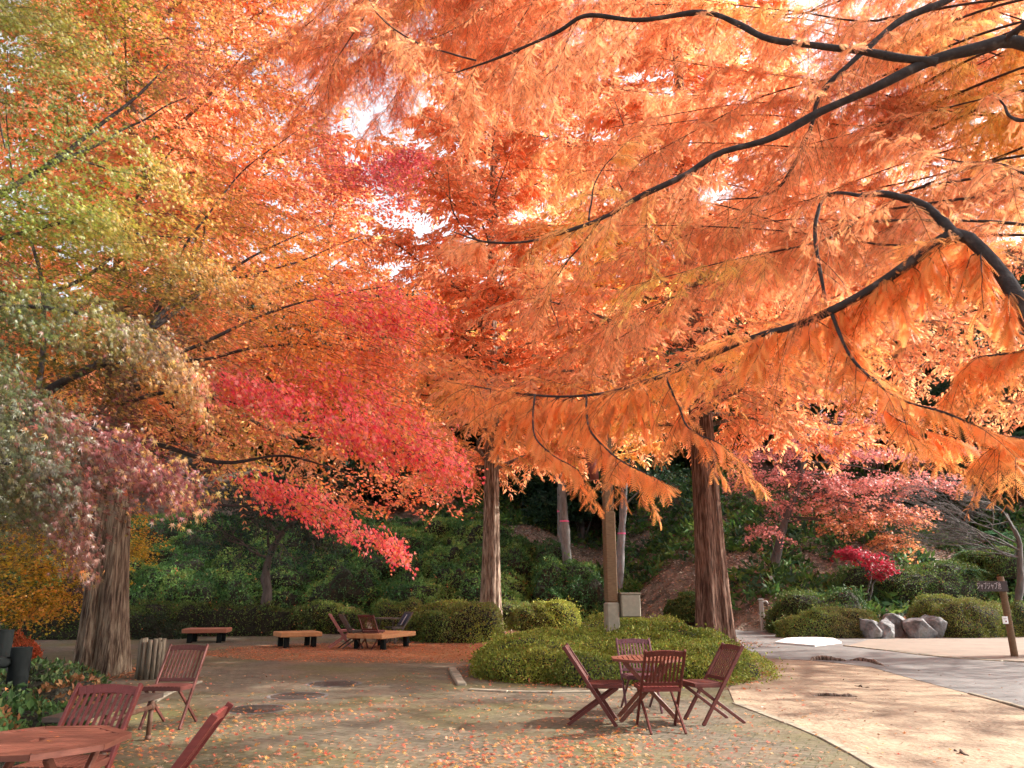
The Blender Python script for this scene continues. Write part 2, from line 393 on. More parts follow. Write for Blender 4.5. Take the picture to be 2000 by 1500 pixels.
kerb('stone_kerb', 'pale kerb line between the asphalt road and the beige pavement', g2((1650, 1262), (1740, 1272), (1840, 1284), (2000, 1294), (2300, 1306)), .13, .03, .9, 5)
kerb('stone_kerb', 'narrow stone edging in front of the redwood roots beside the brown chair', g2((300, 1372), (345, 1347), (390, 1333)), .11, .03, .6, 6)

# ------------------------------------------------------------------ wood for the furniture
def wood(name, dark, light, rough=.5, spec=.35, bump=.3):
    return noise_mat(name, [(.25, dark), (.75, light)], scale=7, stretch=(1.5, 1.5, 6), detail=8, rough=rough, bump=bump, bscale=30, bdist=.004, spec=spec)
M_RED = wood('red_stained_wood', (.075, .016, .013), (.135, .028, .021))
M_RED2 = wood('red_painted_wood', (.11, .020, .018), (.19, .034, .027))
M_BROWN = wood('brown_stained_wood', (.085, .025, .02), (.14, .042, .034))
M_DARKW = wood('grey_brown_wood', (.05, .035, .028), (.10, .07, .055))
M_PINKW = wood('faded_pink_wood', (.34, .13, .12), (.48, .2, .18))
M_PURP = wood('plum_wood', (.10, .035, .045), (.16, .06, .07))  # plain plum wood tone for the chair behind the slatted table
M_TABLE = wood('table_red_wood', (.12, .038, .025), (.23, .078, .05), rough=.42, spec=.4)
M_PLANK = wood('tan_bench_wood', (.34, .15, .06), (.52, .26, .11), rough=.7)
M_PLANKR = wood('reddish_bench_wood', (.26, .09, .055), (.38, .15, .09), rough=.7)
M_BLACK = plain('dark_post_wood', (.012, .014, .014), .95, spec=.05)
M_NAVY = plain('navy_fabric', (.025, .03, .06), .8)
M_POST = wood('brown_square_post', (.10, .055, .028), (.20, .12, .06), rough=.7)
M_BOX = plain('tan_grey_metal', (.27, .24, .18), .6)
M_STEEL = plain('steel', (.45, .45, .43), .35, spec=.6)
M_PIPE = noise_mat('rusty_pipe', [(.35, (.10, .045, .025)), (.6, (.17, .09, .06)), (.75, (.3, .3, .3))], scale=9, rough=.6, bump=.2)
M_WHITE = plain('white_board', (.86, .86, .84), .6)
M_LOG = noise_mat('weathered_log', [(.3, (.05, .04, .03)), (.55, (.15, .12, .085)), (.8, (.28, .24, .18))], scale=5, stretch=(4, 4, .5), bump=.7, bdist=.02)
M_IRON = noise_mat('iron_cover', [(.3, (.035, .03, .028)), (.7, (.10, .075, .06))], scale=12, rough=.7, bump=.6, bscale=30)
M_TERRA = plain('terracotta_metal', (.22, .05, .035), .5)
M_PINK = plain('pink_tape', (.75, .10, .28), .5)

# ------------------------------------------------------------------ folding chair: X legs, slatted seat and back; faces +Y
CH = .88
def chair(label, loc, face, mat, group, seatmat=None, cat='chair', cloth=False, name='folding_chair'):
    """face: direction (x, y) the sitter looks"""
    rz = math.atan2(face[1], face[0])-math.pi/2
    t = thing(name, label, cat, loc, rz, group); w = .225; seatmat = seatmat or mat
    def F(z): return -.30+.60*(CH-z)/CH      # the stiles lean: top behind, foot in front
    g = Geo()   # backrest
    top = CH; n = 9
    for k in range(8):                         # curved top rail
        u0, u1 = -1+k/4, -1+(k+1)/4; z0 = top-.045+.016*(1-u0*u0); z1 = top-.045+.016*(1-u1*u1)
        beam(g, (u0*w*.93, F(z0), z0), (u1*w*.93, F(z1), z1), .02, .062, side=(0, 1, .35))
    beam(g, (-w*.93, F(.50), .50), (w*.93, F(.50), .50), .02, .04, side=(0, 1, .35))
    if not cloth:
        for k in range(n):
            x = (k-(n-1)/2)*(2*w-.06)/n
            beam(g, (x, F(.51), .51), (x, F(top-.06), top-.06), .021, .011)
    br = g.build('backrest', mat, t)
    if cloth:
        q = Geo(); a = np.array([0, F(.52)+.012, .52]); b = np.array([0, F(top-.05)+.012, top-.05]); beam(q, a, b, 2*w-.05, .012); q.build('cloth_panel', M_NAVY, t)
        for x in (-.02, .015): q = Geo(); beam(q, (x, F(.50)+.024, .50), (x, F(.80)+.024, .80), .012, .004); q.build('pale_strip', M_WHITE, t)
    for s in (-1, 1):                          # stile that runs down to the front foot
        g = Geo(); beam(g, (s*w, F(0), .006), (s*w, F(top), top), .024, .042); g.build('leg', mat, t)
    for s in (-1, 1):                          # inner leg from the seat front to the rear foot
        g = Geo(); beam(g, (s*(w-.032), -.27, .006), (s*(w-.032), .33, .425), .022, .036); g.build('leg', mat, t)
    g = Geo(); beam(g, (-w, -.215, .045), (w, -.215, .045), .018, .032); g.build('stretcher', mat, t)
    g = Geo(); beam(g, (-w, F(.06)-.0, .06), (w, F(.06), .06), .018, .03); g.build('stretcher', mat, t)
    g = Geo(); beam(g, (-w, .02, .22), (w, .02, .22), .02, .02); g.build('stretcher', mat, t)
    g = Geo()                                  # seat
    for s in (-1, 1): beam(g, (s*(w-.012), -.03, .435), (s*(w-.012), .375, .445), .045, .022, side=(0, 0, 1))
    beam(g, (-w+.0, .37, .445), (w, .37, .445), .045, .022, side=(0, 0, 1)); beam(g, (-w+.02, -.03, .435), (w-.02, -.03, .435), .04, .02, side=(0, 0, 1))
    for k in range(9):
        x = (k-4)*(2*w-.055)/9
        beam(g, (x, -.035, .458), (x, .385, .468), .034, .012)
    g.build('seat', seatmat, t)
    return t

def table(label, loc, r, h, mat, rz=0.0, slats=True, group=None, hole=False):
    t = thing('octagonal_table', label, 'table', loc, rz, group)
    a0 = math.pi/8; ang = np.arange(8)*math.pi/4+a0
    g = Geo()
    for k in range(8):                         # mitred rim
        a, b = ang[k], ang[k]+math.pi/4; ri = r-.07; e = .004
        P = np.array([(math.cos(a+e)*r, math.sin(a+e)*r), (math.cos(b-e)*r, math.sin(b-e)*r), (math.cos(b-e)*ri, math.sin(b-e)*ri), (math.cos(a+e)*ri, math.sin(a+e)*ri)])
        v = [(x, y, z) for z in (h-.03, h) for x, y in P]
        g.add(v, [(0, 3, 2, 1), (4, 5, 6, 7), (0, 1, 5, 4), (1, 2, 6, 5), (2, 3, 7, 6), (3, 0, 4, 7)])
    rim = g.build('rim', mat, t)
    g = Geo(); ri = (r-.074)*math.cos(math.pi/8); n = int(2*ri/.062); c8 = math.tan(math.pi/8)
    for k in range(n):
        y = -ri+(k+.5)*2*ri/n; L = min(ri, ri*(1+c8)-abs(y)) if abs(y) > ri*c8 else ri
        wd = 2*ri/n-(.012 if slats else .0025)
        if hole and abs(y) < 2*ri/n*.6:
            for s in (-1, 1): beam(g, (s*.024, y, h-.012), (s*L, y, h-.012), wd, .02, side=(0, 1, 0))
        else: beam(g, (-L, y, h-.012), (L, y, h-.012), wd, .02, side=(0, 1, 0))
    g.build('slatted_top' if slats else 'plank_top', mat, t)
    for s in (-1, 1):                          # two crossing leg frames
        for q in (-1, 1):
            g = Geo(); x = q*(.20+.03*(s > 0)); beam(g, (x, -s*r*.78, .006), (x, s*r*.62, h-.04), .03, .05); g.build('leg', mat, t)
    for s in (-1, 1):
        for (x1, z1, w1, w2) in ((.23, h-.05, .035, .03), (.2, .11, .03, .02)):
            g = Geo(); beam(g, (-.2, s*r*.62, z1), (x1, s*r*.62, z1), w1, w2); g.build('cross_rail', mat, t)
    return t

def at(px, py, z=0): p = G(px, py, z); return (p[0], p[1], 0)
def atd(px, Y): p = W(px, 1300, Y); return (p[0], Y, 0)
gf = 'folding chairs round the octagonal table by the azalea island'
fg = 9.62
chair('red folding chair facing right at the left side of the slatted octagonal table', (atd(1152, 9.75)[0], 9.75, 0), (1, -.14), M_RED, gf)
chair('red folding chair with its slatted back to the camera, nearest the slatted table', (atd(1288, 9.28)[0], 9.28, 0), (-.07, 1), M_RED, gf, M_RED2)
chair('red folding chair facing left at the right side of the slatted octagonal table', (atd(1392, 9.85)[0], 9.85, 0), (-1, -.28), M_RED, gf)
chair('plum coloured folding chair behind the slatted octagonal table, facing the camera', (atd(1246, 10.75)[0], 10.75, 0), (.05, -1), M_PURP, gf)
table('small octagonal table with open slatted top and crossed legs by the azalea island', (atd(1262, 9.98)[0], 9.98, 0), .45, .72, M_TABLE, R(86))
gn = 'folding chairs round the big octagonal table at lower left'
chair('bright red folding chair behind the big octagonal table, its slats facing the camera', (-2.92, 5.58, 0), (-.02, -1), M_RED2, gn, M_TABLE)
chair('red folding chair seen edge-on to the right of the big octagonal table', (-1.96, 4.66, 0), (-.985, -.16), M_RED2, gn)
chair('dark red folding chair back just showing in front of the big octagonal table', (-2.60, 3.62, 0), (-.05, 1), M_RED, gn)
table('big octagonal table with closed plank top and a parasol hole at lower left', (-2.70, 4.70, 0), .48, .72, M_TABLE, R(4), slats=False, hole=True)
chair('brown folding chair standing alone on the leafy paving before the big trunk', (atd(346, 9.6)[0], 9.6, 0), (.0, -1), M_BROWN, 'single folding chairs')
gr = 'folding chairs by the low far benches'
def far_chair(l, px, py, f, m, **k): p = at(px, py); return chair(l, p, f, m, gr, **k)
far_chair('faded pink folding chair, leftmost of the far chairs beside the benches', 662, 1265, (1, .35), M_PINKW)
far_chair('grey brown folding chair between the pink and the reddish far chairs', 683, 1267, (1, .5), M_DARKW)
far_chair('reddish brown folding chair with its back to the camera by the far bench', 722, 1268, (.35, 1), M_BROWN)
far_chair('navy cloth backed folding chair with pale strips behind the far bench', 780, 1256, (-.8, -.6), M_DARKW, cloth=True)
table('small weathered grey green table by the navy chair and clipped hedge', at(752, 1257), .42, .72, M_DARKW, R(20))

def low_bench(label, p0, p1, depth, mat, h=.40, th=.12):
    """p0, p1: ends of the front edge on the ground"""
    p0 = np.array(p0[:2]); p1 = np.array(p1[:2]); d = p1-p0; L = np.linalg.norm(d); rz = math.atan2(d[1], d[0])
    t = thing('low_bench', label, 'bench', (*((p0+p1)/2), 0), rz, 'low plank benches far across the paving')
    g = Geo(); n = 4
    for k in range(n): beam(g, (-L/2, (k+.5)*depth/n, h-th/2), (L/2, (k+.5)*depth/n, h-th/2), depth/n-.008, th, side=(0, 1, 0))
    g.build('seat', mat, t)
    for sx in (-1, 1):
        for y in (.14, depth-.14):
            g = Geo(); beam(g, (sx*L*.33, y, -.01), (sx*L*.33, y, h-th-.002), .13, .13); g.build('leg', M_BLACK, t)
    return t
low_bench('reddish plank bench furthest left, beside the twisted bare tree', at(352, 1257), at(440, 1256), .95, M_PLANKR)
low_bench('tan plank bench in the middle, just left of the far folding chairs', at(547, 1267), at(628, 1264), .95, M_PLANK)
low_bench('tan plank bench on the right, partly behind the far folding chairs', at(745, 1271), at(812, 1262), 1.1, M_PLANK)

# bench with pipe legs behind the near table
pA = np.array(at(292, 1446)); pB = np.array(at(204, 1482))
dv = pB-pA; L = np.linalg.norm(dv); dv = dv/L
t = thing('plank_bench', 'dark plank bench on rusty pipe legs behind the bright red folding chair', 'bench', pA, math.atan2(dv[1], dv[0]))
g = Geo()
for k in range(2): beam(g, (-.22, -.08-.17*k, .42), (L+.55, -.08-.17*k, .42), .16, .045, side=(0, 1, 0))
g.build('seat', M_DARKW, t)
for x in (0, L):
    for y in (-.02, -.32):
        g = Geo(); tubes(g, [(x, y, 0), (x, y, .385)], [.026, .026], 10, cap=True); tubes(g, [(x, y, 0), (x, y, .05)], [.034, .034], 10, cap=True); tubes(g, [(x, y, .30), (x, y, .36)], [.036, .036], 10, cap=True); g.build('leg', M_PIPE, t)
for y in (-.02, -.32): g = Geo(); tubes(g, [(-.05, y, .33), (L+.1, y, .33)], [.024, .024], 8, cap=True); g.build('pipe_rail', M_PIPE, t)

# ------------------------------------------------------------------ log bin, log fence, lamp post, signs, tap, sheet, manholes
p = at(290, 1326)
t = thing('log_bin', 'round bin clad in upright weathered half logs beside the big left trunk', 'bin', p)
g = Geo(); tubes(g, [(0, 0, 0), (0, 0, .60)], [.16, .16], 16, cap=True); g.build('liner', M_BLACK, t)
for k in range(14):
    a = k*2*math.pi/14; h = .66+.03*math.sin(k*2.3); g = Geo()
    tubes(g, [(math.cos(a)*.185, math.sin(a)*.185, .0), (math.cos(a)*.183, math.sin(a)*.183, h/2), (math.cos(a)*.185, math.sin(a)*.185, h)], [.041, .042, .040], 9, cap=True); g.build('log_stave', M_LOG, t)

fp = atd(38, 10.6); fq = atd(2, 9.7)
t = thing('log_fence', 'dark log fence with thick posts and round rails at the left edge', 'fence', fp)
o = np.array(fp)
for q, h in ((np.array(fp), .80), (np.array(atd(-2, 11.8)), .96), (np.array(atd(-260, 9.4)), .8)):
    g = Geo(); tubes(g, [q-o+(0, 0, -.05), q-o+(0, 0, h)], [.13, .125], 14, cap=True); g.build('post', M_BLACK, t)
for z in (.32, .62):
    g = Geo(); tubes(g, [np.array((-.02, .0, z)), np.array(atd(-260, 9.4))-o+(0, 0, z)], [.07, .07], 10, cap=True); g.build('rail', M_BLACK, t)

p = W(1196, 1237, 15.9); p[2] = 0
t = thing('lamp_post', 'tall square brown wooden lamp post rising from the azalea island', 'lamp post', p, R(8))
g = Geo(); beam(g, (0, 0, -.1), (0, 0, 1.28), .27, .27); g.build('base_box', M_BOX, t)
g = Geo(); beam(g, (0, 0, 1.28), (0, 0, 3.1), .235, .235); g.build('pole', M_POST, t)
g = Geo(); beam(g, (-.035, 0, 3.1), (-.035, 0, 5.1), .13, .19); beam(g, (.065, .0, 3.1), (.065, 0, 5.08), .06, .17); g.build('pole', M_POST, t)
g = Geo(); 
tubes(g, spline([(-.10, 0, 4.66), (-.26, 0, 4.72), (-.36, 0, 4.6)], 8)[None], [.05]*8, 8, cap=True); g.build('lamp_arm', M_TERRA, t)
g = Geo(); tubes(g, [(-.37, 0, 4.62), (-.37, 0, 4.55), (-.36, 0, 4.48), (-.30, 0, 4.0), (-.27, 0, 3.75)], [.06, .13, .14, .11, .09], 12, cap=True); g.build('lamp_shade', M_TERRA, t)
g = Geo(); box(g, (.36, -.02, 1.22), (.40, .30, .44), bev=.02); g.build('junction_box', M_BOX, t)
g = Geo(); box(g, (.36, -.02, 1.455), (.43, .33, .03)); g.build('box_lid', M_BOX, t)

p = np.array(at(1982, 1283))
t = thing('sign_post', 'round wooden sign post leaning by the road with a brown finger board', 'sign post', p)
g = Geo(); tubes(g, spline([(0, 0, -.1), (-.01, 0, .9), (-.04, 0, 1.83)], 8)[None], [.078]*8, 16, cap=True); g.build('post', M_POST, t)
g = Geo(); box(g, (-.33, -.10, 1.60), (.66, .035, .24)); box(g, (-.085, -.085, 1.60), (.235, .07, .245)); s = g.build('finger_board', plain('dark_brown_board', (.035, .02, .018), .6), t)
fc = bpy.data.curves.new('lettering', 'FONT'); fc.body = '\u30b8\u30e3\u30d6\u30b8\u30e3\u30d6\u6c60'; fc.size = .135; fc.extrude = .002; fc.align_x = 'CENTER'; fc.align_y = 'CENTER'
tmp = bpy.data.objects.new('lettering_curve', fc); link(tmp); bpy.context.view_layer.update()
lm = bpy.data.meshes.new_from_object(tmp.evaluated_get(bpy.context.evaluated_depsgraph_get())); bpy.data.objects.remove(tmp)
lm.materials.clear(); lm.materials.append(plain('letter_paint', (.45, .40, .40), .7))
ft = bpy.data.objects.new('lettering', lm); link(ft, s); ft.location = (-.42, -.121, 1.60); ft.rotation_euler = (R(90), 0, 0); ft.scale = (.62, 1.3, 1)
g = Geo(); box(g, (-.15, -.105, .83), (.13, .015, .17)); nb = g.build('notice', M_WHITE, t)
g = Geo(); box(g, (-.14, -.116, .80), (.035, .004, .035)); box(g, (-.15, -.116, .86), (.08, .004, .008)); g.build('printed_mark', M_TERRA, nb)

p = np.array(at(1491, 1233))
t = thing('water_tap_post', 'slim steel tap post standing by the rocks beside the road', 'tap', p)
g = Geo(); beam(g, (0, 0, -.05), (0, 0, 1.12), .14, .12); g.build('column', M_STEEL, t)
g = Geo(); box(g, (0, 0, 1.15), (.18, .16, .05)); tubes(g, spline([(.06, -.02, 1.06), (.2, -.03, 1.08), (.24, -.03, .98)], 8)[None], [.03]*8, 8, cap=True); g.build('faucet', M_STEEL, t)
g = Geo(); tubes(g, spline([(.06, 0, .45), (.2, 0, .5), (.18, 0, .4), (.28, 0, .30)], 10)[None], [.025]*10, 8, cap=True); g.build('hose_tap', M_STEEL, t)
g = Geo(); box(g, (.35, -.1, .02), (.75, .5, .03)); g.build('drain_grate', M_STEEL, t)

hx = g2((1514, 1257), (1536, 1249), (1578, 1246), (1628, 1249), (1644, 1257), (1592, 1263.5))
n = len(hx); v = [(x, y, z) for z in (.012, .05) for x, y in hx]
g = Geo(); g.add(v, [(k, (k+1) % n, n+(k+1) % n, n+k) for k in range(n)]); g.f.append((np.array([list(range(n, 2*n))]), 0, False)); g.f.append((np.array([list(range(n))[::-1]]), 0, False))
tag(g.build('white_board', M_WHITE), 'flat bright white hexagonal board lying on the asphalt road', 'board')

def manhole(label, px, py, r, rust=False):
    p = np.array(at(px, py))+(0, 0, .006)
    t = thing('manhole_cover', label, 'manhole cover', p, .3, 'manhole covers in a row in the paving')
    g = Geo(); a = np.linspace(0, 2*math.pi, 49)[:-1]
    def ring(r0, r1, z, gg):
        c = np.stack([np.cos(a), np.sin(a)], 1); v = np.concatenate([np.c_[c*r0, np.full(48, z)], np.c_[c*r1, np.full(48, z)]]); i = np.arange(48); j = (i+1) % 48
        gg.add(v, np.stack([i, 48+i, 48+j, j], 1))
    ring(r*1.03, r*1.16, .003, g); g.build('frame', M_ROAD, t)
    g = Geo()
    for k in range(9): ring(.001 if k == 0 else r*k/9+.008, r*(k+1)/9-.008, .007, g)
    ring(.001, r, .003, g); g.build('cover', M_IRON, t)
manhole('furthest right of three dark round manhole covers in the mossy paving', 652, 1336, .40)
manhole('middle one of three dark round manhole covers in the mossy paving', 582, 1360, .385)
manhole('rusty manhole cover strewn with leaves, nearest of the three', 502, 1386, .365)

# roots and sticks on the bare earth
def root(label, pts, seed, cat='root', name='surface_root'):
    g = Geo(); q = [(*G(x, y)[:2], z, r) for x, y, z, r in pts]; limb(g, q, 24, 7, .012, seed); return tag(g.build(name, M_BARK), label, cat)
root('dark tree root breaking the surface in the middle of the bare earth', [(1575, 1361, -.01, .01), (1610, 1360, .015, .02), (1650, 1361, .02, .035), (1670, 1362, .0, .03), (1690, 1364, -.03, .01)], 1)
root('dark root hump along the back edge of the bare earth by the road', [(1580, 1291, -.02, .02), (1600, 1289, .05, .06), (1640, 1291, .01, .04), (1665, 1292, -.05, .02)], 2)
root('flat mossy root beside the road, right of the other root hump', [(1655, 1290, -.02, .02), (1680, 1291, .03, .05), (1705, 1294, .02, .05), (1735, 1305, -.04, .03)], 3)
root('small dark twig lying on the bare earth right of centre', [(1670, 1341, .01, .008), (1685, 1343, .015, .012), (1697, 1345, .01, .006)], 4, 'twig', 'twig')
root('thin stick on the bare earth near the lower right corner', [(1865, 1468, .012, .008), (1880, 1474, .02, .013), (1890, 1478, .01, .01)], 5, 'twig', 'twig')
root('thin stick on the mossy paving in front of the azalea island', [(940, 1387, .008, .006), (962, 1388, .01, .008)], 6, 'twig', 'twig')

# ------------------------------------------------------------------ boulders
def boulder(label, px, py, w, h, d, seed):
    import bmesh
    p = np.array(at(px, py)); bm = bmesh.new(); bmesh.ops.create_icosphere(bm, subdivisions=5, radius=1)
    V = np.array([v.co[:] for v in bm.verts]); rg = np.random.default_rng(seed)
    for k in range(16):                        # plane cuts give broken faces
        nrm = unit(rg.normal(0, 1, 3)); c = rg.uniform(.52, .76); s = V@nrm; V = V-np.maximum(0, s-c)[:, None]*nrm
    V = V*(1+.035*noise3(V, 6, seed)[:, None]+.02*noise3(V, 15, seed+1)[:, None])*np.array([w/2*1.15, d/2, h*.62])+np.array([0, 0, h*.24])
    for v, q in zip(bm.verts, V): v.co = q
    me = bpy.data.meshes.new('boulder'); bm.to_mesh(me); bm.free(); me.materials.append(M_ROCK)
    me.polygons.foreach_set('use_smooth', [True]*len(me.polygons))
    o = link(bpy.data.objects.new('boulder', me)); o.location = (p[0], p[1]+d/2, 0); o.rotation_euler = (0, 0, rg.uniform(-.3, .3))
    return tag(o, label, 'boulder', 'boulders along the foot of the slope')
boulder('pale boulder furthest left in the stone row, beside the long clipped bush', 1712, 1248, .75, .85, .8, 1)
boulder('tall narrow boulder second from left in the stone row by the road', 1743, 1248, .80, .85, .7, 2)
boulder('rounded pale boulder at the top middle of the stone row', 1768, 1244.5, .95, 1.05, .8, 3)
boulder('broad grey boulder right of the middle in the stone row', 1806, 1247, 1.15, 1.0, .9, 4)
boulder('grey boulder at the right end of the stone row, against the right hedge', 1836, 1246, .9, .95, .8, 5)
boulder('low dark boulder just right of the tap post', 1526, 1226, 1.2, .50, .7, 6)
boulder('low mossy boulder between the redwood trunk and the tap post', 1458, 1225, .85, .45, .6, 7)
boulder('small boulder touching the left side of the tap post', 1476, 1224, .5, .42, .5, 8)
# ------------------------------------------------------------------ bushes
GREENS = np.array([(.045, .095, .028), (.07, .14, .033), (.12, .18, .04), (.04, .08, .04)])
def mound(g, c, rx, ry, h, n, size, cols, rg, e=2.2, lump=.10, core=True, tmpl=DIAMOND, seed=0, up=.5, zb=0.0, seethru=.0):
    """a leafy mound: dark core and leaves standing off its lumpy surface"""
    c = np.asarray(c, float)
    def surf(u):
        s = (np.abs(u[:, 0])**e+np.abs(u[:, 1])**e+np.abs(u[:, 2])**e)**(-1/e)
        P = u*s[:, None]*np.array([rx, ry, h])
        k = 1+lump*noise3(P+c, 3.2/max(.5, min(rx, ry, 2)), seed)+lump*.5*noise3(P+c, 9/max(.5, min(rx, ry, 2)), seed+1)
        return P*k[:, None]
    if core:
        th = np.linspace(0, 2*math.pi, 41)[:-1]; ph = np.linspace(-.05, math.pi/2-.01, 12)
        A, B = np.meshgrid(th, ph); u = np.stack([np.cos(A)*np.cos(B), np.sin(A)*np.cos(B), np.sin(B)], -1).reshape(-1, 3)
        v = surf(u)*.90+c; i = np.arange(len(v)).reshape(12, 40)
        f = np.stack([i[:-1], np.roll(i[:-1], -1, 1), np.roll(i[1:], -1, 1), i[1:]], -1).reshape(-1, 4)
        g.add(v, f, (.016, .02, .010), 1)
    u = unit(rg.normal(0, 1, (n, 3))*np.array([rx*h, ry*h, rx*ry])**.3); u[:, 2] = np.abs(u[:, 2])*1.02-.02; u = unit(u)
    P = surf(u)*(1-np.abs(rg.normal(0, .035, n)))[:, None]
    N = unit(u/np.array([rx, ry, h])); D = unit(rg.normal(0, 1, (n, 3))+N*.8+np.array([0, 0, up]))
    ci = np.clip((noise3(P+c, 1.5, seed+5)*.5+.5)*len(cols)+rg.normal(0, .7, n), 0, len(cols)-1).astype(int)
    C = jitcol(np.asarray(cols)[ci], rg, .3); od = rg.uniform(0, 1, n); C[od < .008] = (.50, .19, .07); C[(od > .008) & (od < .03)] *= (1.5, .9, .8)
    S = size*rg.uniform(.6, 1.25, n); sh = od > .975; P[sh] *= 1+rg.uniform(.02, .14, (sh.sum(), 1)); S[sh] *= 1.35
    place(g, tmpl, P+c, D, unit(N+rg.normal(0, .45, (n, 3))), S, np.clip(C, 0, 1))
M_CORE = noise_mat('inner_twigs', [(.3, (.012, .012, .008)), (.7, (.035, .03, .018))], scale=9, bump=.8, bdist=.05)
AZ = [(.13, .16, .025), (.21, .24, .035), (.31, .33, .055), (.21, .21, .045)]
AZD = [(.08, .125, .028), (.12, .18, .04), (.20, .24, .05), (.16, .15, .05)]
def bush(name, label, px, py, w, d, h, n, size, cols, seed, cat='bush', group=None, e=2.3, lump=.10, tmpl=DIAMOND):
    rg = np.random.default_rng(seed); p = np.array(at(px, py)) if py is not None else np.array(px)
    if py is not None: p[1] += d/2
    p[2] = H(p[0], p[1])
    g = Geo(); mound(g, p, w/2, d/2, h, int(n*1.7), size*.78, cols, rg, e, lump*1.3, seed=seed, tmpl=tmpl)
    o = g.build(name, [M_GREEN, M_CORE], None, p); return tag(o, label, cat, group)

# the clipped azalea island round the lamp post: one planting made of several rounded lobes
rg = np.random.default_rng(50); g = Geo()
for (x, y, rx, ry, h, n) in ((1.98, 16.6, 2.62, 3.0, .72, 60000), (.62, 15.2, 1.40, 1.7, .60, 28000), (3.05, 16.0, 1.45, 2.3, .82, 36000), (1.6, 14.5, 1.5, 1.3, .50, 22000), (2.9, 14.6, 1.2, 1.2, .56, 18000), (3.0, 18.2, 1.5, 1.4, .98, 18000), (3.55, 15.3, .8, 1.2, .55, 12000)):
    mound(g, (x, y, 0), rx, ry, h, n, .043, AZ, rg, 2.4, .15, seed=int(x*10))
tag(g.build('azalea_bed', [M_GREEN, M_CORE], None, (2.1, 16.2, 0)), 'broad low mound of clipped yellow green azalea round the lamp post', 'shrub bed')

bush('clipped_hedge', 'rounded yellowish hedge just left of the slim pale redwood trunk', 878, 1256, 3.0, 2.4, 1.05, 11000, .075, AZD+[AZ[1], AZ[2]], 61, 'hedge', 'clipped hedges behind the far benches', 3)
bush('clipped_hedge', 'small clipped hedge behind the navy backed chair', 782, 1240, 2.2, 1.4, 1.15, 6000, .075, AZD+[AZ[1]], 62, 'hedge', 'clipped hedges behind the far benches', 3)
bush('clipped_hedge', 'yellowish hedge just right of the slim pale redwood trunk', 1062, 1233, 2.6, 1.8, 1.05, 8000, .08, AZD+[AZ[1], AZ[2]], 63, 'hedge', 'clipped hedges behind the far benches', 3)
bush('clipped_hedge', 'thin twiggy low hedge directly behind the slim pale redwood trunk', 1000, 1229, 2.0, 1.2, .95, 2500, .075, AZD, 64, 'hedge', 'clipped hedges behind the far benches', 3)
bush('clipped_hedge', 'brownish low hedge behind the pink far chair', 625, 1238, 3.0, 1.2, .95, 6500, .08, AZD+[(.12, .07, .03)], 65, 'hedge', 'clipped hedges behind the far benches', 4)
bush('clipped_hedge', 'long dark low hedge left of the twisted bare tree', 380, 1243, 7.0, 1.3, .98, 13000, .08, [AZD[0], AZD[1], (.045, .05, .02)], 66, 'hedge', 'clipped hedges behind the far benches', 5)
bush('clipped_hedge', 'low shaded hedge between the big left trunk and the yellow maple', 130, 1250, 6.0, 1.6, .9, 9000, .08, [AZD[0], (.03, .045, .02)], 67, 'hedge', 'clipped hedges behind the far benches', 3)
bush('clipped_bush', 'long clipped green bush sloping down left of the boulders', 1632, 1247, 3.1, 1.4, .95, 15000, .06, AZ[:2]+AZD, 68, 'bush', 'clipped bushes by the road')
bush('clipped_bush', 'rounded clipped green bush right of the boulders', 1915, 1246, 3.0, 2.6, 1.25, 13000, .06, AZD+[AZ[0]], 69, 'bush', 'clipped bushes by the road')
bush('clipped_bush', 'yellow green topped hedge behind the sign post', 1985, 1244, 3.6, 1.6, 1.0, 15000, .06, AZ+AZD, 70, 'bush', 'clipped bushes by the road', 3)
for k, (X, Y, w, d, h, l) in enumerate(((11.2, 28.6, 4.2, 2.4, 1.5, 'dark green mounded bush just behind the tap post'), (16.6, 32.0, 6.5, 2.6, 1.35, 'long dark clipped bush above the boulders'), (21.0, 32.5, 5.5, 2.6, 1.35, 'dark clipped bush on the slope behind the finger board sign'), (7.9, 33.5, 3.0, 2.2, 1.0, 'low dark bush seen between the lamp post and the big right trunk'))):
    bush('slope_bush', l, (X, Y, 0), None, w, d, h, 11000, .085, [GREENS[0], GREENS[1], GREENS[2], (.07, .10, .025)], 80+k, 'bush', 'bushes at the foot of the slope', 2.3, .14)

# ground cover at the left and the evergreen bank behind
def stuff(o, name_label=None, cat=None):
    o['kind'] = 'stuff'
    if name_label: o['label'] = name_label
    if cat: o['category'] = cat
    return o
rg = np.random.default_rng(90); g = Geo()
for k in range(70):
    t = rg.uniform(0, 1); X = rg.uniform(-7.6, -4.6)-t*2.2; Y = 7.2+t*5.6+rg.uniform(-.5, .5)
    if X > -4.9-(Y-7)*.16: continue
    mound(g, (X, Y, 0), rg.uniform(.4, .75), rg.uniform(.4, .7), rg.uniform(.22, .42), 520, .085, [(.035, .07, .025), (.055, .10, .03), (.09, .13, .04), (.04, .05, .025), (.20, .09, .035)], rg, 2.1, .2, seed=k)
for k in range(26):
    X = rg.uniform(-7.5, -4.3); Y = rg.uniform(6.6, 8.6)
    if X > -4.15-(Y-6.6)*.18: continue
    mound(g, (X, Y, 0), .45, .4, rg.uniform(.3, .46), 520, .08, [(.055, .11, .03), (.085, .15, .04), (.14, .19, .055), (.28, .12, .04)], rg, 2.1, .2, seed=k)
stuff(g.build('ground_cover', [M_GREEN, M_CORE]), 'leafy green ground cover under the left maple', 'ground cover')
bush('small_shrub', 'low shrub with bright orange red leaves behind the log fence', (atd(5, 17)[0], 17, 0), None, 1.3, .9, .66, 4500, .06, [(.45, .10, .04), (.35, .09, .03), (.12, .08, .03)], 95, 'shrub')

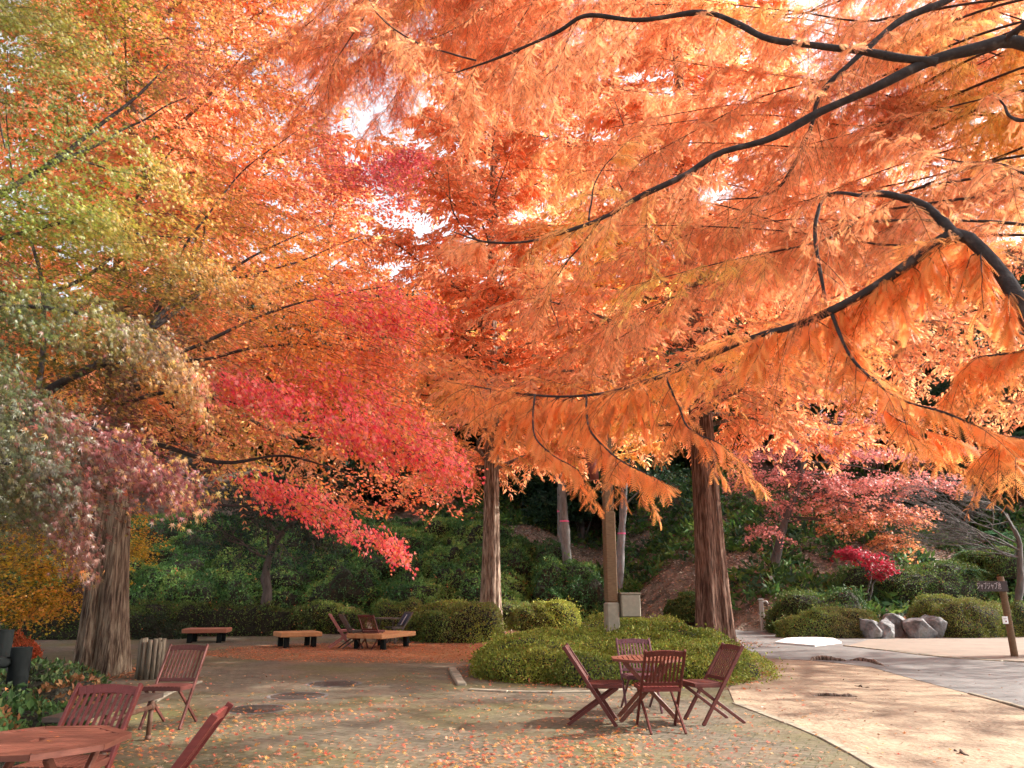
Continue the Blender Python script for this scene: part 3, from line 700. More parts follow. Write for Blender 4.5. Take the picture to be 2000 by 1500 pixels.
rg = np.random.default_rng(100); g = Geo()
def ztop(X): return 5.9 if X < -2 else 5.9-5.2*min(1, (X+2)/9.5)
for X in np.arange(-34, 8.6, 1.55):
    zt = ztop(X); Y = 39.0
    while True:
        hh = rg.uniform(1.5, 2.4); z = float(H(X, Y)); x = X+rg.uniform(-.7, .7)
        hh = min(hh, zt-z+rg.uniform(-.2, .2))
        if hh < .5: break
        mound(g, (x, Y+rg.uniform(-.4, .4), z-.3), rg.uniform(1.2, 1.9), rg.uniform(1.2, 1.7), hh, 2100, .17, [(.045, .11, .035), (.075, .165, .045), (.12, .23, .055), (.20, .29, .07)], rg, 2.2, .22, seed=int(X*7), tmpl=CLUMP3)
        Y += 1.25
        if Y > 47: break
stuff(g.build('evergreen_shrubbery', [M_GREEN, M_CORE]), 'dense dark green shrubs covering the bank behind the benches', 'shrubbery')

# undergrowth and litter on the slope
rg = np.random.default_rng(110); g = Geo(); n = 22000
X = rg.uniform(-6, 42, n); Y = yb(X)+rg.uniform(.8, 30, n)**1.0; P = np.stack([X, Y, H(X, Y)], 1)
keep = noise3(P*np.array([1, 1, .3]), .55, 4)+.35*noise3(P, 2, 5) > -.05+.30*(np.abs(X-9) < 2.6)*(Y < 41); P = P[keep]; n = len(P)
P[:, 2] += np.abs(rg.normal(0, .22, n))
place(g, CLUMP, P, rg.normal(0, .5, (n, 3))+np.array([0, -.3, 1]), rg.normal(0, 1, (n, 3)), rg.uniform(.3, .6, n), jitcol(GREENS[rg.integers(0, 4, n)]*1.1, rg))
stuff(g.build('undergrowth', M_GREEN), 'patches of dark green undergrowth on the leaf strewn slope', 'undergrowth')
g = Geo(); n = 52000; X = rg.uniform(0, 34, n); Y = yb(X)+rg.uniform(0, 18, n); P = np.stack([X, Y, H(X, Y)+.05], 1)
LIT = np.array([(.32, .21, .14), (.22, .13, .09), (.46, .34, .27), (.16, .10, .07), (.34, .17, .09)])
place(g, DIAMOND, P, rg.normal(0, 1, (n, 3))*np.array([1, 1, .4]), rg.normal(0, .5, (n, 3))+np.array([0, -.4, 1]), rg.uniform(.08, .2, n), jitcol(LIT[rg.integers(0, 5, n)], rg))
stuff(g.build('slope_leaf_litter', M_LEAF), 'brown fallen leaves lying on the slope', 'leaf litter')

# ------------------------------------------------------------------ evergreen trees on the hill
def evergreen(name, label, base, h, r, seed, cols, n=9000, group=None, size=.34, bare=.25, proto=None):
    t = thing(name, label, 'tree', base, 0, group)
    if proto is not None:
        for ch in proto.children:
            c = ch.copy(); COL.objects.link(c); c.parent = t
        t.scale = (h, h, h); t.rotation_euler = (0, 0, seed*1.7); return t
    rg = np.random.default_rng(seed); g = Geo(); k = 11
    limb(g, [(0, 0, -.5, r*.085), (.02*h, 0, h*.4, r*.06), (0, .02*h, h*.9, .03)], 12, 7, col=(.6, .6, .6))
    C = []
    for i in range(k):
        z = h*(bare+(1-bare)*(i+.5)/k*.93); rr = r*(.45+.6*math.sin(math.pi*min(1, .2+.75*(i+.5)/k)))*.62; a = i*2.4+seed
        c = np.array([math.cos(a)*rr, math.sin(a)*rr, z]); C.append((c, r*rg.uniform(.42, .6)))
        limb(g, [(0, 0, z-.2*h/k-.3, .06*r*.5), (*(c*.55+np.array([0, 0, z*.43])), .03*r*.5), (*c, .02)], 7, 4, col=(.6, .6, .6))
    g.build('trunk', M_GREYBARK, t); g = Geo(); m = n//k
    for c, q in C:
        u = unit(rg.normal(0, 1, (m, 3))); P = c+u*(q*rg.uniform(.5, 1.05, m)**.5)[:, None]*np.array([1.15, 1.15, .72])
        P = P+.25*q*noise3(P, 2.2/q, seed)[:, None]*u
        cc = np.asarray(cols)[rg.integers(0, len(cols), m)]
        place(g, CLUMP, P, unit(u+rg.normal(0, .6, (m, 3))+np.array([0, 0, .2])), unit(u*.6+rg.normal(0, .6, (m, 3))+np.array([0, 0, .5])), size*rg.uniform(.6, 1.3, m), jitcol(cc, rg, .3))
    g.build('crown', M_GREEN, t); return t
DG = [(.015, .04, .025), (.025, .06, .03), (.04, .08, .035), (.03, .055, .02)]
# prototypes are real trees of unit height scaled to size: normalise by building at height 1
protos = []
spots = [(-38, 58, 13), (-30, 54, 12), (-23, 60, 14), (-16, 55, 12), (-9, 52, 11), (-3, 58, 13), (2, 52, 10), (7, 60, 13), (14, 58, 14), (20, 52, 12), (26, 50, 13), (33, 54, 14), (40, 50, 14),
         (-34, 72, 15), (-24, 74, 16), (-13, 70, 15), (-3, 74, 15), (8, 76, 16), (18, 70, 16), (27, 68, 16), (37, 66, 16), (47, 64, 16), (29, 42, 10), (35, 44, 12), (24.5, 41, 8.5), (-44, 50, 13), (-12, 48.5, 8), (4.5, 49, 9), (12, 49.5, 9)]
for k, (x, y, h) in enumerate(spots):
    b = (x, y, float(H(x, y))-.2); L = 'dense dark evergreen tree among the woods on the hillside'; G_ = 'evergreen trees on the hillside'
    if k < 4:
        t = evergreen('evergreen_tree', L, b, 1.0, .34, 200+k, DG, 8000, G_, .042, .2); t.scale = (h, h, h); protos.append(t)
    else: evergreen('evergreen_tree', L, b, h, 0, k, DG, group=G_, proto=protos[k % 4])
# ferns and a glossy shrub at the right
rg = np.random.default_rng(140)
for k, (px, py, Y, l) in enumerate(((1905, 1085, 33, 'pale green fern spray nearest the bare grey tree'), (1950, 1050, 34, 'drooping fern fronds right of the dark evergreen'), (1880, 1120, 32, 'low fern fronds above the right clipped bushes'), (1600, 1168, 31, 'small blue green fern behind the sloping clipped bush'))):
    c = W(px, py, Y); c[2] = max(c[2], float(H(c[0], Y))+.1); g = Geo(); n = 26; a = rg.uniform(0, 6.28, n); L = rg.uniform(.8, 1.4, n)*(1 if k < 3 else .6)
    d = np.stack([np.cos(a), np.sin(a)-.4, rg.uniform(.3, .9, n)], 1); d = unit(d)
    t = np.linspace(0, 1, 14)[None, :, None]; Pm = c+d[:, None]*L[:, None, None]*t-np.array([0, 0, 1])*(L[:, None, None]*.55*t**2)
    T = unit(np.gradient(Pm, axis=1)); S = unit(np.cross(T, [0, 0, 1.]))
    for s in (-1, 1):
        place(g, DIAMOND, Pm[:, 1:].reshape(-1, 3), (S*s+T*.5)[:, 1:].reshape(-1, 3), np.tile([0, 0, 1.], (n*13, 1)), .30*np.tile(1-np.linspace(.1, .85, 13), n), jitcol(np.tile((.09, .20, .10), (n*13, 1)), rg))
    tubes(g, np.concatenate([np.repeat((c+(0, 0, -.02))[None, None], n, 0), Pm], 1), np.full((n, 15), .012), 4, (.06, .09, .03))
    tag(g.build('fern', M_GREEN, None, c), l, 'fern', 'ferns on the slope')

# ------------------------------------------------------------------ foliage on twigs
def twigcurve(P0, d0, L, droop, m=6):
    t = np.linspace(0, 1, m)[None, :, None]
    return P0[:, None]+d0[:, None]*L[:, None, None]*t-np.array([0, 0, 1.])*(droop*L)[:, None, None]*t**2
def frond_twigs(g, rg, P0, d0, L, droop, k, size, tmpl, colf, r=.003, woodmat=1, leafmat=0, hang=.35, sides=3):
    """twigs with two ranks of feathery sprays, as on a dawn redwood"""
    n = len(P0)
    if n == 0: return
    droop = np.broadcast_to(droop, (n,)); Q = twigcurve(P0, d0, L, droop)
    if r > 0: tubes(g, Q, np.linspace(1, .35, 6)[None]*r*np.ones((n, 1)), sides, (.7, .5, .4), woodmat)
    t = np.linspace(.06, 1, k); seg = t*5; i = np.minimum(seg.astype(int), 4); fr = (seg-i)[None, :, None]
    B = Q[:, i]*(1-fr)+Q[:, i+1]*fr; T = unit(Q[:, i+1]-Q[:, i]); S = unit(np.cross(T, [0, 0, 1.])+1e-4)
    prof = np.sin(math.pi*(.12+.76*t))**.7
    for s in (-1, 1):
        D = unit(S*s*.8+T*.55-np.array([0, 0, hang])+rg.normal(0, .28, B.shape)); N = unit(np.array([0, 0, 1.])+rg.normal(0, .75, B.shape))
        keep = rg.uniform(0, 1, B.shape[:2]) > .08
        sz = size*prof[None]*rg.uniform(.45, 1.3, B.shape[:2])
        Pk = B[keep]; place(g, tmpl, Pk, D[keep], N[keep], sz[keep], colf(Pk, rg), leafmat)

OR = np.array([(.84, .40, .19), (.77, .33, .155), (.88, .51, .20), (.62, .26, .13)])
def needlecol(P, rg):
    a = noise3(P, .35, 21); b = noise3(P, 1.3, 22)
    w = np.clip(.5+.5*a[:, None], 0, 1); c = OR[1]*(1-w)+OR[0]*w
    yel = np.clip((noise3(P, .5, 23)-.55)*1.6, 0, 1)[:, None]; c = c*(1-yel)+np.array([.88, .56, .16])*yel
    br = np.clip((b-.5)*1.2, 0, .6)[:, None]; c = c*(1-br)+OR[3]*br
    return jitcol(c, rg, .32, .09)

def redwood(label, base, Ht, r0, z0, rmax, nl, seed, lat=18, k=20, size=.24, tmpl=BLADE, lean=(0, 0), lowlimbs=(), dens=1.0, sect=None, flare=.9, barktint=(1, 1, 1), name='dawn_redwood', holes=.0):
    rg = np.random.default_rng(seed); base = np.asarray(base, float); t = thing(name, label, 'tree', base)
    g = Geo(); m = 60; zz = np.linspace(0, 1, m)**1.25*Ht; rad = r0*(1-zz/Ht)**.85*(1+flare*np.exp(-zz/(.9+r0)))+.012
    axis = np.stack([lean[0]*zz+.03*np.sin(zz*.4), lean[1]*zz, zz-.06], 1)
    ph = rg.uniform(0, 6.28, 4)
    def flute(th, tt):
        z = np.interp(tt, np.linspace(0, 1, m), zz)[:, None]; a = .22*np.exp(-z/3.0)+.055
        return 1+a*(.5*np.cos(5*th[None]+ph[0]+z*.05)+.35*np.cos(8*th[None]+ph[1]-z*.06)+.3*np.cos(13*th[None]+ph[2]+z*.03))
    tubes(g, axis[None], rad[None], 64, barktint, 0, True, flute=flute); g.build('trunk', M_BARK, t)
    gb = Geo(); gc = Geo()
    def ax(z): return np.array([np.interp(z, zz, axis[:, 0]), np.interp(z, zz, axis[:, 1]), z])
    for i in range(nl):
        f = (i+.5)/nl; z = z0+(Ht*.97-z0)*f**1.15; a = i*2.39996+rg.uniform(-.35, .35)
        if sect is not None and not (sect[0] <= (a % 6.2832) <= sect[1]) and f < .6 and rg.uniform() < .7: continue
        Lr = rmax*(1-f)**.6*rg.uniform(.75, 1.12)+.4; up = .12+.75*f+rg.uniform(-.1, .12)
        d = np.array([math.cos(a), math.sin(a), 0]); p0 = ax(z)
        pts = [(*p0, .016+.022*Lr*.45)]
        for q in (.3, .62, 1.0): pts.append((*(p0+d*Lr*q+np.array([0, 0, Lr*(up*q**.8-.12*q*q)])+rg.normal(0, .05*Lr, 3)), (.012+.02*Lr*.45)*(1-q*.85)))
        Qp = limb(gb, pts, 12, 5)[:, :3]
        nlat = max(4, int(lat*(.5+Lr/rmax*.7)*dens)); s = np.sort(rg.uniform(.12, 1, nlat)); ii = np.minimum((s*11).astype(int), 10); fr = (s*11-ii)[:, None]
        P0 = Qp[ii]*(1-fr)+Qp[ii+1]*fr; T = unit(Qp[ii+1]-Qp[ii]); S = unit(np.cross(T, [0, 0, 1.]))*np.where(np.arange(nlat) % 2, 1, -1)[:, None]
        d0 = unit(S*.8+T*.6+rg.normal(0, .25, S.shape)+np.array([0, 0, .12])); L = Lr*.33*(1.15-s*.55)*rg.uniform(.6, 1.3, nlat)+.25
        frond_twigs(gc, rg, P0, d0, L, rg.uniform(.15, .55, nlat), k, size, tmpl, lambda P, r_: needlecol(P+base, r_), r=.007, sides=3)
    gb.build('limbs', M_BARK, t); gc.build('crown', [M_NEEDLE, M_TWIG], t)
    return t

redwood('massive flared dawn redwood trunk at left behind the brown chair', (atd(196, 15.0)[0], 15.0, 0), 28, .325, 5.7, 5.5, 90, 301, lat=22, k=24, size=.22, lean=(-.07, 0), flare=.42, barktint=(.62, .60, .52), dens=1.7)
redwood('slim pale dawn redwood trunk in the middle between the two clipped hedges', (atd(956, 28.5)[0], 28.5, 0), 31, .31, 5.8, 6.8, 100, 302, lat=20, k=20, size=.33, dens=1.5, flare=.55, barktint=(1.25, 1.25, 1.2))
redwood('thick dark red dawn redwood trunk right of the azalea island', (atd(1400, 23.0)[0], 23.0, 0), 27, .42, 6.3, 7.2, 86, 303, lat=24, k=24, size=.28, flare=.22, barktint=(.8, .62, .55), dens=1.4)
redwood('dawn redwood filling the gap behind, right of the big right trunk', (24, 50, float(H(24, 50))), 27, .35, 6.0, 8, 70, 304, lat=18, k=18, size=.42)
redwood('dawn redwood behind, between the left and middle trunks', (-13.5, 51, float(H(-13.5, 51))), 27, .30, 3.5, 8, 76, 305, lat=18, k=18, size=.42)
redwood('dawn redwood behind, between the middle and right trunks', (5.5, 54, float(H(5.5, 54))), 29, .3, 6, 8, 76, 306, lat=18, k=18, size=.42)
redwood('dark dawn redwood trunk under the yellow maple at far left', (atd(137, 26)[0], 26, 0), 24, .42, 5.5, 6.0, 50, 307, lat=16, k=18, size=.3, flare=.5, barktint=(.5, .42, .42))
redwood('dawn redwood standing outside the right edge, its boughs filling the upper right', (15.4, 19.5, 0), 24, .36, 5.8, 8.0, 70, 308, lat=24, k=22, size=.21, dens=1.1)
# ------------------------------------------------------------------ the near dawn redwood whose limbs hang across the view
def PL(*rows):   # rows px, py, Y, radius -> x, y, z, radius
    return [(*W(a, b, c), r) for a, b, c, r in rows]
rg = np.random.default_rng(400)
TB = np.array([6.3, 5.6, 0.])
near = thing('dawn_redwood', 'near dawn redwood reaching in from the right with long dark crooked limbs', 'tree', TB)
g = Geo(); m = 40; zz = np.linspace(0, 13, m); tubes(g, np.stack([0*zz, 0*zz, zz-.1], 1)[None], (.30*(1-zz/16)*(1+.8*np.exp(-zz)))[None], 40, flute=lambda th, tt: 1+.1*np.cos(6*th[None]+tt[:, None])); g.build('trunk', M_BARK, near)
loc = lambda rows: [(x-TB[0], y-TB[1], z-TB[2], r) for x, y, z, r in rows]
A0 = [(6.3, 5.6, 4.7, .09), (5.2, 5.5, 5.35, .075)]
lim = {}
lim['A'] = A0+PL((2010, 92, 5.3, .052), (1900, 101, 5.4, .049), (1810, 126, 5.5, .047), (1700, 178, 5.6, .036), (1600, 220, 5.8, .034), (1500, 272, 5.9, .031), (1400, 300, 6.0, .028), (1340, 340, 6.1, .026), (1250, 382, 6.2, .023), (1180, 422, 6.3, .020), (1100, 450, 6.4, .016), (1030, 468, 6.6, .012), (950, 470, 6.7, .009), (880, 452, 6.9, .005))
lim['A2'] = PL((1830, 121, 5.45, .04), (1760, 112, 5.5, .034), (1690, 98, 5.5, .031), (1600, 88, 5.5, .029), (1500, 76, 5.6, .027), (1440, 50, 5.7, .026), (1370, 30, 5.8, .024), (1250, 38, 5.9, .021), (1150, 28, 6.0, .021), (1090, 62, 6.1, .017), (980, 108, 6.3, .013), (890, 142, 6.5, .006))
lim['E'] = [(6.3, 6.4, 8.2, .07)]+PL((1960, -60, 7.0, .045), (1850, 0, 7.0, .04), (1760, 38, 7.0, .036), (1700, 90, 7.0, .032), (1665, 125, 7.0, .028), (1605, 188, 7.1, .024), (1585, 250, 7.2, .022), (1550, 320, 7.4, .018), (1500, 378, 7.6, .012), (1400, 392, 8, .006))
lim['B'] = [(6.3, 5.6, 1.9, .10), (5.0, 5.25, 2.4, .08)]+PL((2060, 700, 5.0, .064), (2000, 612, 5.0, .058), (1950, 535, 5.1, .055), (1900, 480, 5.15, .052), (1862, 458, 5.2, .050), (1800, 500, 5.3, .038), (1720, 556, 5.5, .035), (1640, 602, 5.7, .032), (1560, 637, 5.9, .029), (1480, 657, 6.1, .026), (1400, 690, 6.3, .023), (1300, 732, 6.5, .019), (1200, 764, 6.7, .016), (1100, 774, 6.9, .012), (1000, 765, 7.1, .009), (870, 742, 7.4, .004))
lim['B2'] = PL((1875, 468, 5.15, .042), (1835, 428, 5.2, .036), (1795, 396, 5.25, .031), (1740, 380, 5.3, .028), (1682, 382, 5.4, .022))
lim['C'] = PL((1690, 383, 5.45, .018), (1645, 377, 5.7, .014), (1608, 385, 5.9, .012), (1594, 432, 5.9, .017), (1598, 500, 5.85, .016), (1612, 600, 5.8, .012))
lim['D'] = PL((1622, 606, 5.75, .016), (1652, 680, 5.6, .013), (1700, 738, 5.4, .011), (1760, 782, 5.2, .009), (1850, 806, 5.0, .008), (1960, 850, 4.9, .006), (2060, 862, 4.8, .004))
lim['F'] = PL((2060, 200, 5.2, .02), (1990, 235, 5.3, .015), (1940, 180, 5.5, .006))
lim['G'] = PL((2040, 360, 5.1, .013), (1960, 322, 5.3, .009), (1860, 314, 5.6, .006), (1760, 280, 5.9, .004))
lim['H'] = PL((2010, 40, 5.0, .03), (1975, 68, 5.2, .022), (1960, 80, 5.3, .012))
lim['I'] = PL((930, 118, 6.4, .009), (830, 90, 6.7, .008), (750, 40, 7.0, .007), (700, -40, 7.2, .006))
lim['J'] = PL((1145, 772, 6.8, .011), (1150, 838, 6.6, .010), (1190, 880, 6.4, .008), (1240, 915, 6.2, .006), (1290, 940, 6.1, .003))
lim['K'] = PL((1300, 734, 6.5, .011), (1322, 790, 6.4, .009), (1352, 840, 6.2, .007), (1410, 870, 6.1, .004))
lim['M'] = PL((1045, 770, 7.0, .009), (1040, 835, 6.8, .008), (1070, 880, 6.6, .006), (1130, 920, 6.5, .003))
lim['N'] = PL((1180, 420, 6.3, .009), (1080, 560, 6.6, .006), (1090, 640, 6.7, .004))
lim['O'] = PL((1150, 430, 6.4, .010), (1165, 350, 6.6, .006), (1230, 270, 6.8, .003))
lim['Q'] = PL((1710, 740, 5.4, .008), (1730, 800, 5.4, .006), (1800, 840, 5.3, .004), (1900, 860, 5.2, .003))
lim['S'] = PL((2080, 640, 5.0, .012), (1985, 690, 5.0, .009), (1900, 700, 5.1, .006), (1860, 760, 5.2, .003))
lim['T'] = PL((2090, 830, 4.8, .011), (2000, 855, 4.9, .008), (1930, 875, 5.0, .004))
curves = {}
for kname, pts in lim.items():
    g = Geo(); curves[kname] = limb(g, loc(pts), 70 if len(pts) > 8 else 26, 12 if len(pts) > 8 else 7, .012 if len(pts) > 8 else .006, seed=sum(map(ord, kname)) % 7+len(pts), col=(1, 1, 1)); g.build('branch', M_LIMB, near)

gn_ = Geo()
def dress(cur, spacing, Lm, rng_t=(0, 1), droop=(.3, .8), size=.10, k=18, side=1.0, tmpl=FEATHER, hang=.4, down=.2, sub=True, r=.0035, away=.5):
    """side twigs hung along a limb"""
    q = curves[cur][:, :3]; s = np.concatenate([[0], np.cumsum(np.linalg.norm(np.diff(q, axis=0), axis=1))])
    n = max(3, int((rng_t[1]-rng_t[0])*s[-1]/spacing)); u = np.sort(rg.uniform(rng_t[0], rng_t[1], n))*s[-1]
    P0 = np.stack([np.interp(u, s, q[:, j]) for j in range(3)], 1); P1 = np.stack([np.interp(np.minimum(u+.05, s[-1]), s, q[:, j]) for j in range(3)], 1)
    T = unit(P1-P0+1e-6); S = unit(np.cross(T, [0, 0, 1.])+1e-5)*np.where(rg.uniform(0, 1, n) < away, 1, -1)[:, None]*side
    d0 = unit(S*.75+T*rg.uniform(.3, 1.1, (n, 1))+rg.normal(0, .2, (n, 3))+np.array([0, 0, -down])); L = Lm*rg.uniform(.45, 1.2, n)
    dr = rg.uniform(*droop, n)
    lowc = np.array([1, .90, .62]) if cur[0] in 'BJKMDQSTR' and cur != 'B2' else np.ones(3)
    cf = lambda P, r_: needlecol(P*2.2, r_)*lowc
    frond_twigs(gn_, rg, P0, d0, L, dr, k, size, tmpl, cf, r=r, hang=hang)
    if sub:                                    # second order twigs off the first
        Q = twigcurve(P0, d0, L, dr); m_ = 4
        for j in range(m_):
            i = 1+j if j < 4 else 4; b = Q[:, i]; t2 = unit(Q[:, i]-Q[:, i-1]); s2 = unit(np.cross(t2, [0, 0, 1.])+1e-5)*(1 if j % 2 else -1)
            dd = unit(s2*.7+t2*.8+rg.normal(0, .2, b.shape)); frond_twigs(gn_, rg, b, dd, L*.5*rg.uniform(.5, 1.1, n), dr, max(8, k//2), size*.9, tmpl, cf, r=r*.6, hang=hang)
dress('B', .085, .60, (.40, 1.0), (.1, .75), .125, 14, down=.05, hang=.35, away=.78)
dress('B', .11, .7, (.40, .85), (.0, .4), .12, 16, down=-.15, away=.95)
dress('A', .13, .60, (.62, 1.0), (.2, .7), .13, 13, away=.85)
dress('A2', .16, .6, (.5, 1.0), (.2, .8), .13, 13, away=.85)
dress('A2', .30, .4, (.1, .5), (.2, .8), .12, 10)
dress('D', .10, .45, (.1, 1.0), (.2, .6), .13, 11)
dress('J', .15, .30, (.05, 1), (.3, .8), .135, 9, hang=.7)
dress('K', .15, .30, (.05, 1), (.3, .8), .135, 9, hang=.7)
dress('M', .15, .30, (.05, 1), (.3, .8), .135, 9, hang=.7)
dress('Q', .16, .30, (.05, 1), (.3, .7), .12, 9, hang=.5)
dress('S', .07, .40, (.05, 1), (.3, .7), .12, 11)
dress('T', .07, .36, (.0, 1), (.2, .6), .12, 11)
dress('G', .09, .5, (.1, 1)); dress('F', .12, .4, (.1, 1)); dress('I', .10, .55, (.2, 1)); dress('E', .10, .7, (.45, 1), size=.09)
dress('C', .12, .5, (.1, 1)); dress('N', .14, .35); dress('O', .14, .35); dress('B2', .09, .5, (.5, 1))

# thin high branches of the same tree further in, with their own twigs
extra = []
for k in range(46):
    t = rg.uniform(0, 1); px0 = rg.uniform(1500, 2150); py0 = rg.uniform(-100, 520); Y0 = rg.uniform(7.6, 10.5)
    if px0 > 1800 and py0 > 350: py0 -= 300
    Lp = rg.uniform(250, 620); a = rg.uniform(-.5, .55)
    pts = PL((px0+Lp*.25, py0+rg.uniform(-60, 30), Y0-.3, .016), (px0, py0, Y0, .013), (px0-Lp*.45, py0+Lp*.45*a, Y0+rg.uniform(0, .8), .009), (px0-Lp, py0+Lp*a+rg.uniform(10, 60), Y0+rg.uniform(0, 1.6), .004))
    st = pts[0]; pts = [(TB[0]-.1, TB[1], max(1.5, min(12, st[2]-1.6)), .020), ((TB[0]+st[0])/2, (TB[1]+st[1])/2, (min(12, st[2]-1.6)+st[2])/2+.25, .016)]+pts
    curves['X%d' % k] = limb(gn_, loc(pts), 30, 5, .015, seed=k, col=(1, 1, 1), mat=1)
    dress('X%d' % k, .11, .62, (.34, 1), (.2, .8), .14, 12, tmpl=FEATHER_S)
for k in range(24):                            # boughs reaching in over the top centre
    px0 = rg.uniform(620, 1250); Y0 = rg.uniform(8.5, 11.5)
    pts = PL((px0+260, -330, Y0-.4, .016), (px0+120, -140, Y0, .013), (px0, rg.uniform(-20, 60), Y0+.2, .009), (px0-rg.uniform(90, 220), rg.uniform(60, 270), Y0+.5, .004))
    st = pts[0]; pts = [(TB[0]-.1, TB[1], 11.5-.1*k, .026), ((TB[0]+st[0])/2, (TB[1]+st[1])/2, (11.5+st[2])/2+.4, .018)]+pts
    curves['Z%d' % k] = limb(gn_, loc(pts), 30, 5, .015, seed=k+60, col=(1, 1, 1), mat=1)
    dress('Z%d' % k, .10, .7, (.55, 1), (.2, .8), .15, 13, tmpl=FEATHER_S)
def rank(cur, step, size, hang, rng_t=(.12, 1)):
    """long single sprays set in two rows straight on a hanging twig"""
    q = curves[cur][:, :3]; s = np.concatenate([[0], np.cumsum(np.linalg.norm(np.diff(q, axis=0), axis=1))]); u = np.arange(rng_t[0]*s[-1], s[-1]*rng_t[1], step); n = len(u)
    for sg in (-1, 1):
        uu = u+rg.uniform(-.3, .3, n)*step; P = np.stack([np.interp(uu, s, q[:, j]) for j in range(3)], 1); T = unit(np.stack([np.interp(np.minimum(uu+.05, s[-1]+.04), np.append(s, s[-1]+.05), np.append(q[:, j], 2*q[-1, j]-q[-2, j])) for j in range(3)], 1)-P+1e-6)
        S = unit(np.cross(T, [0, 0, 1.])+1e-5)*sg; D = unit(S*.55+T*.5-np.array([0, 0, hang])+rg.normal(0, .2, (n, 3)))
        place(gn_, FEATHER_W, P, D, unit(S*.5+np.array([.3, -.6, .4])+rg.normal(0, .35, (n, 3))), size*rg.uniform(.7, 1.25, n), needlecol(P*2.2, rg)*np.array([1, .90, .60]))
for c_, z_ in (('J', .20), ('K', .20), ('M', .19), ('Q', .17), ('D', .17), ('S', .16), ('T', .17)): rank(c_, .028, z_, .75)
# hanging side twigs along the lower limb, each with two rows of long sprays
qb = curves['B'][:, :3]
for k in range(46):
    i = int(rg.uniform(26, 68)); a0 = qb[i]; d = np.array([rg.uniform(-.5, .5), rg.uniform(-.35, .5), -.35-rg.uniform(0, .3)]); L_ = rg.uniform(.35, .75)
    pts = [(*a0, .005), (*(a0+d*L_*.5+np.array([0, 0, .06])), .004), (*(a0+d*L_+np.array([0, 0, -.12*L_])), .002)]
    curves['R%d' % k] = limb(gn_, pts, 10, 4, .006, seed=k, col=(1, 1, 1), mat=1); rank('R%d' % k, .030, .15, .7)
gn_.build('crown', [M_NEEDLE, M_TWIG], near)

# ------------------------------------------------------------------ the many-coloured maple at left
rg = np.random.default_rng(500)
CP_ = [(-80, 20, (.24, .26, .04)), (-60, 330, (.20, .24, .04)), (150, 380, (.28, .30, .04)), (300, 300, (.48, .34, .05)), (130, 140, (.30, .27, .05)),  # px, py, colour
    (60, 80, (0.22, 0.19, 0.03)), (60, 250, (0.14, 0.20, 0.03)), (250, 80, (0.40, 0.32, 0.05)), (180, 200, (0.19, 0.19, 0.04)), (400, 60, (0.70, 0.30, 0.09)), (540, 150, (0.71, 0.26, 0.10)), (390, 150, (0.36, 0.09, 0.08)),
    (60, 400, (0.22, 0.26, 0.03)), (220, 330, (0.25, 0.29, 0.04)), (400, 240, (0.72, 0.25, 0.10)), (480, 210, (0.78, 0.41, 0.07)), (520, 350, (0.72, 0.28, 0.10)), (330, 420, (0.50, 0.36, 0.07)), (420, 470, (0.70, 0.37, 0.08)),
    (650, 350, (0.69, 0.17, 0.14)), (760, 320, (0.65, 0.12, 0.15)), (700, 420, (0.78, 0.26, 0.10)), (600, 500, (0.82, 0.37, 0.08)), (720, 520, (0.78, 0.25, 0.09)), (780, 600, (0.80, 0.27, 0.07)), (830, 620, (0.80, 0.27, 0.07)),
    (740, 680, (0.72, 0.20, 0.11)), (620, 600, (0.78, 0.35, 0.08)), (500, 640, (0.59, 0.30, 0.08)), (350, 560, (0.26, 0.18, 0.04)), (120, 520, (0.29, 0.25, 0.03)), (60, 620, (0.11, 0.13, 0.03)), (200, 640, (0.16, 0.14, 0.03)), (330, 680, (0.24, 0.14, 0.08)),
    (400, 760, (0.59, 0.35, 0.15)), (50, 730, (0.10, 0.12, 0.03)), (150, 740, (0.19, 0.12, 0.02)), (120, 800, (0.24, 0.07, 0.05)), (240, 860, (0.22, 0.05, 0.05)), (360, 940, (0.22, 0.05, 0.05)), (60, 850, (0.10, 0.11, 0.05)), (100, 950, (0.12, 0.10, 0.06)),
    (150, 1050, (0.21, 0.08, 0.06)), (30, 1000, (0.10, 0.10, 0.03)), (480, 760, (0.70, 0.14, 0.11)), (600, 790, (0.80, 0.27, 0.07)), (720, 840, (0.80, 0.27, 0.07)), (840, 870, (0.80, 0.27, 0.07)), (880, 930, (0.70, 0.18, 0.11)), (820, 960, (0.76, 0.20, 0.09)),
    (640, 690, (0.80, 0.30, 0.06)), (520, 700, (0.74, 0.30, 0.06)), (640, 880, (0.74, 0.26, 0.07)), (560, 860, (0.57, 0.35, 0.08)), (480, 950, (0.52, 0.35, 0.08)), (620, 980, (0.59, 0.26, 0.08)), (700, 1000, (0.69, 0.17, 0.10)), (760, 1060, (0.80, 0.27, 0.07)), (430, 860, (0.59, 0.30, 0.08)), (320, 780, (0.57, 0.32, 0.08)), (660, 930, (0.65, 0.21, 0.08))]
cpx = np.array([(a, b) for a, b, _ in CP_], float); cpc = np.array([c for _, _, c in CP_])
def maplecol(P, rg, jit=44):
    x, y = PX(P); d = (x[:, None]+rg.normal(0, jit, (len(x), 1))-cpx[:, 0])**2+(y[:, None]+rg.normal(0, jit, (len(x), 1))-cpx[:, 1])**2+200
    w = d**-2.2; gmb = np.log(w)*.8-np.log(-np.log(rg.uniform(1e-6, 1-1e-6, w.shape))); c0 = cpc[gmb.argmax(1)]; c = .45*(w[:, :, None]*cpc[None]).sum(1)/w.sum(1)[:, None]+.55*c0; return jitcol(c, rg, .22, .12)
MB = np.array([-6.9, 8.6, 0.])
maple = thing('japanese_maple', 'big Japanese maple at left turning green, orange, crimson and purple', 'tree', MB)
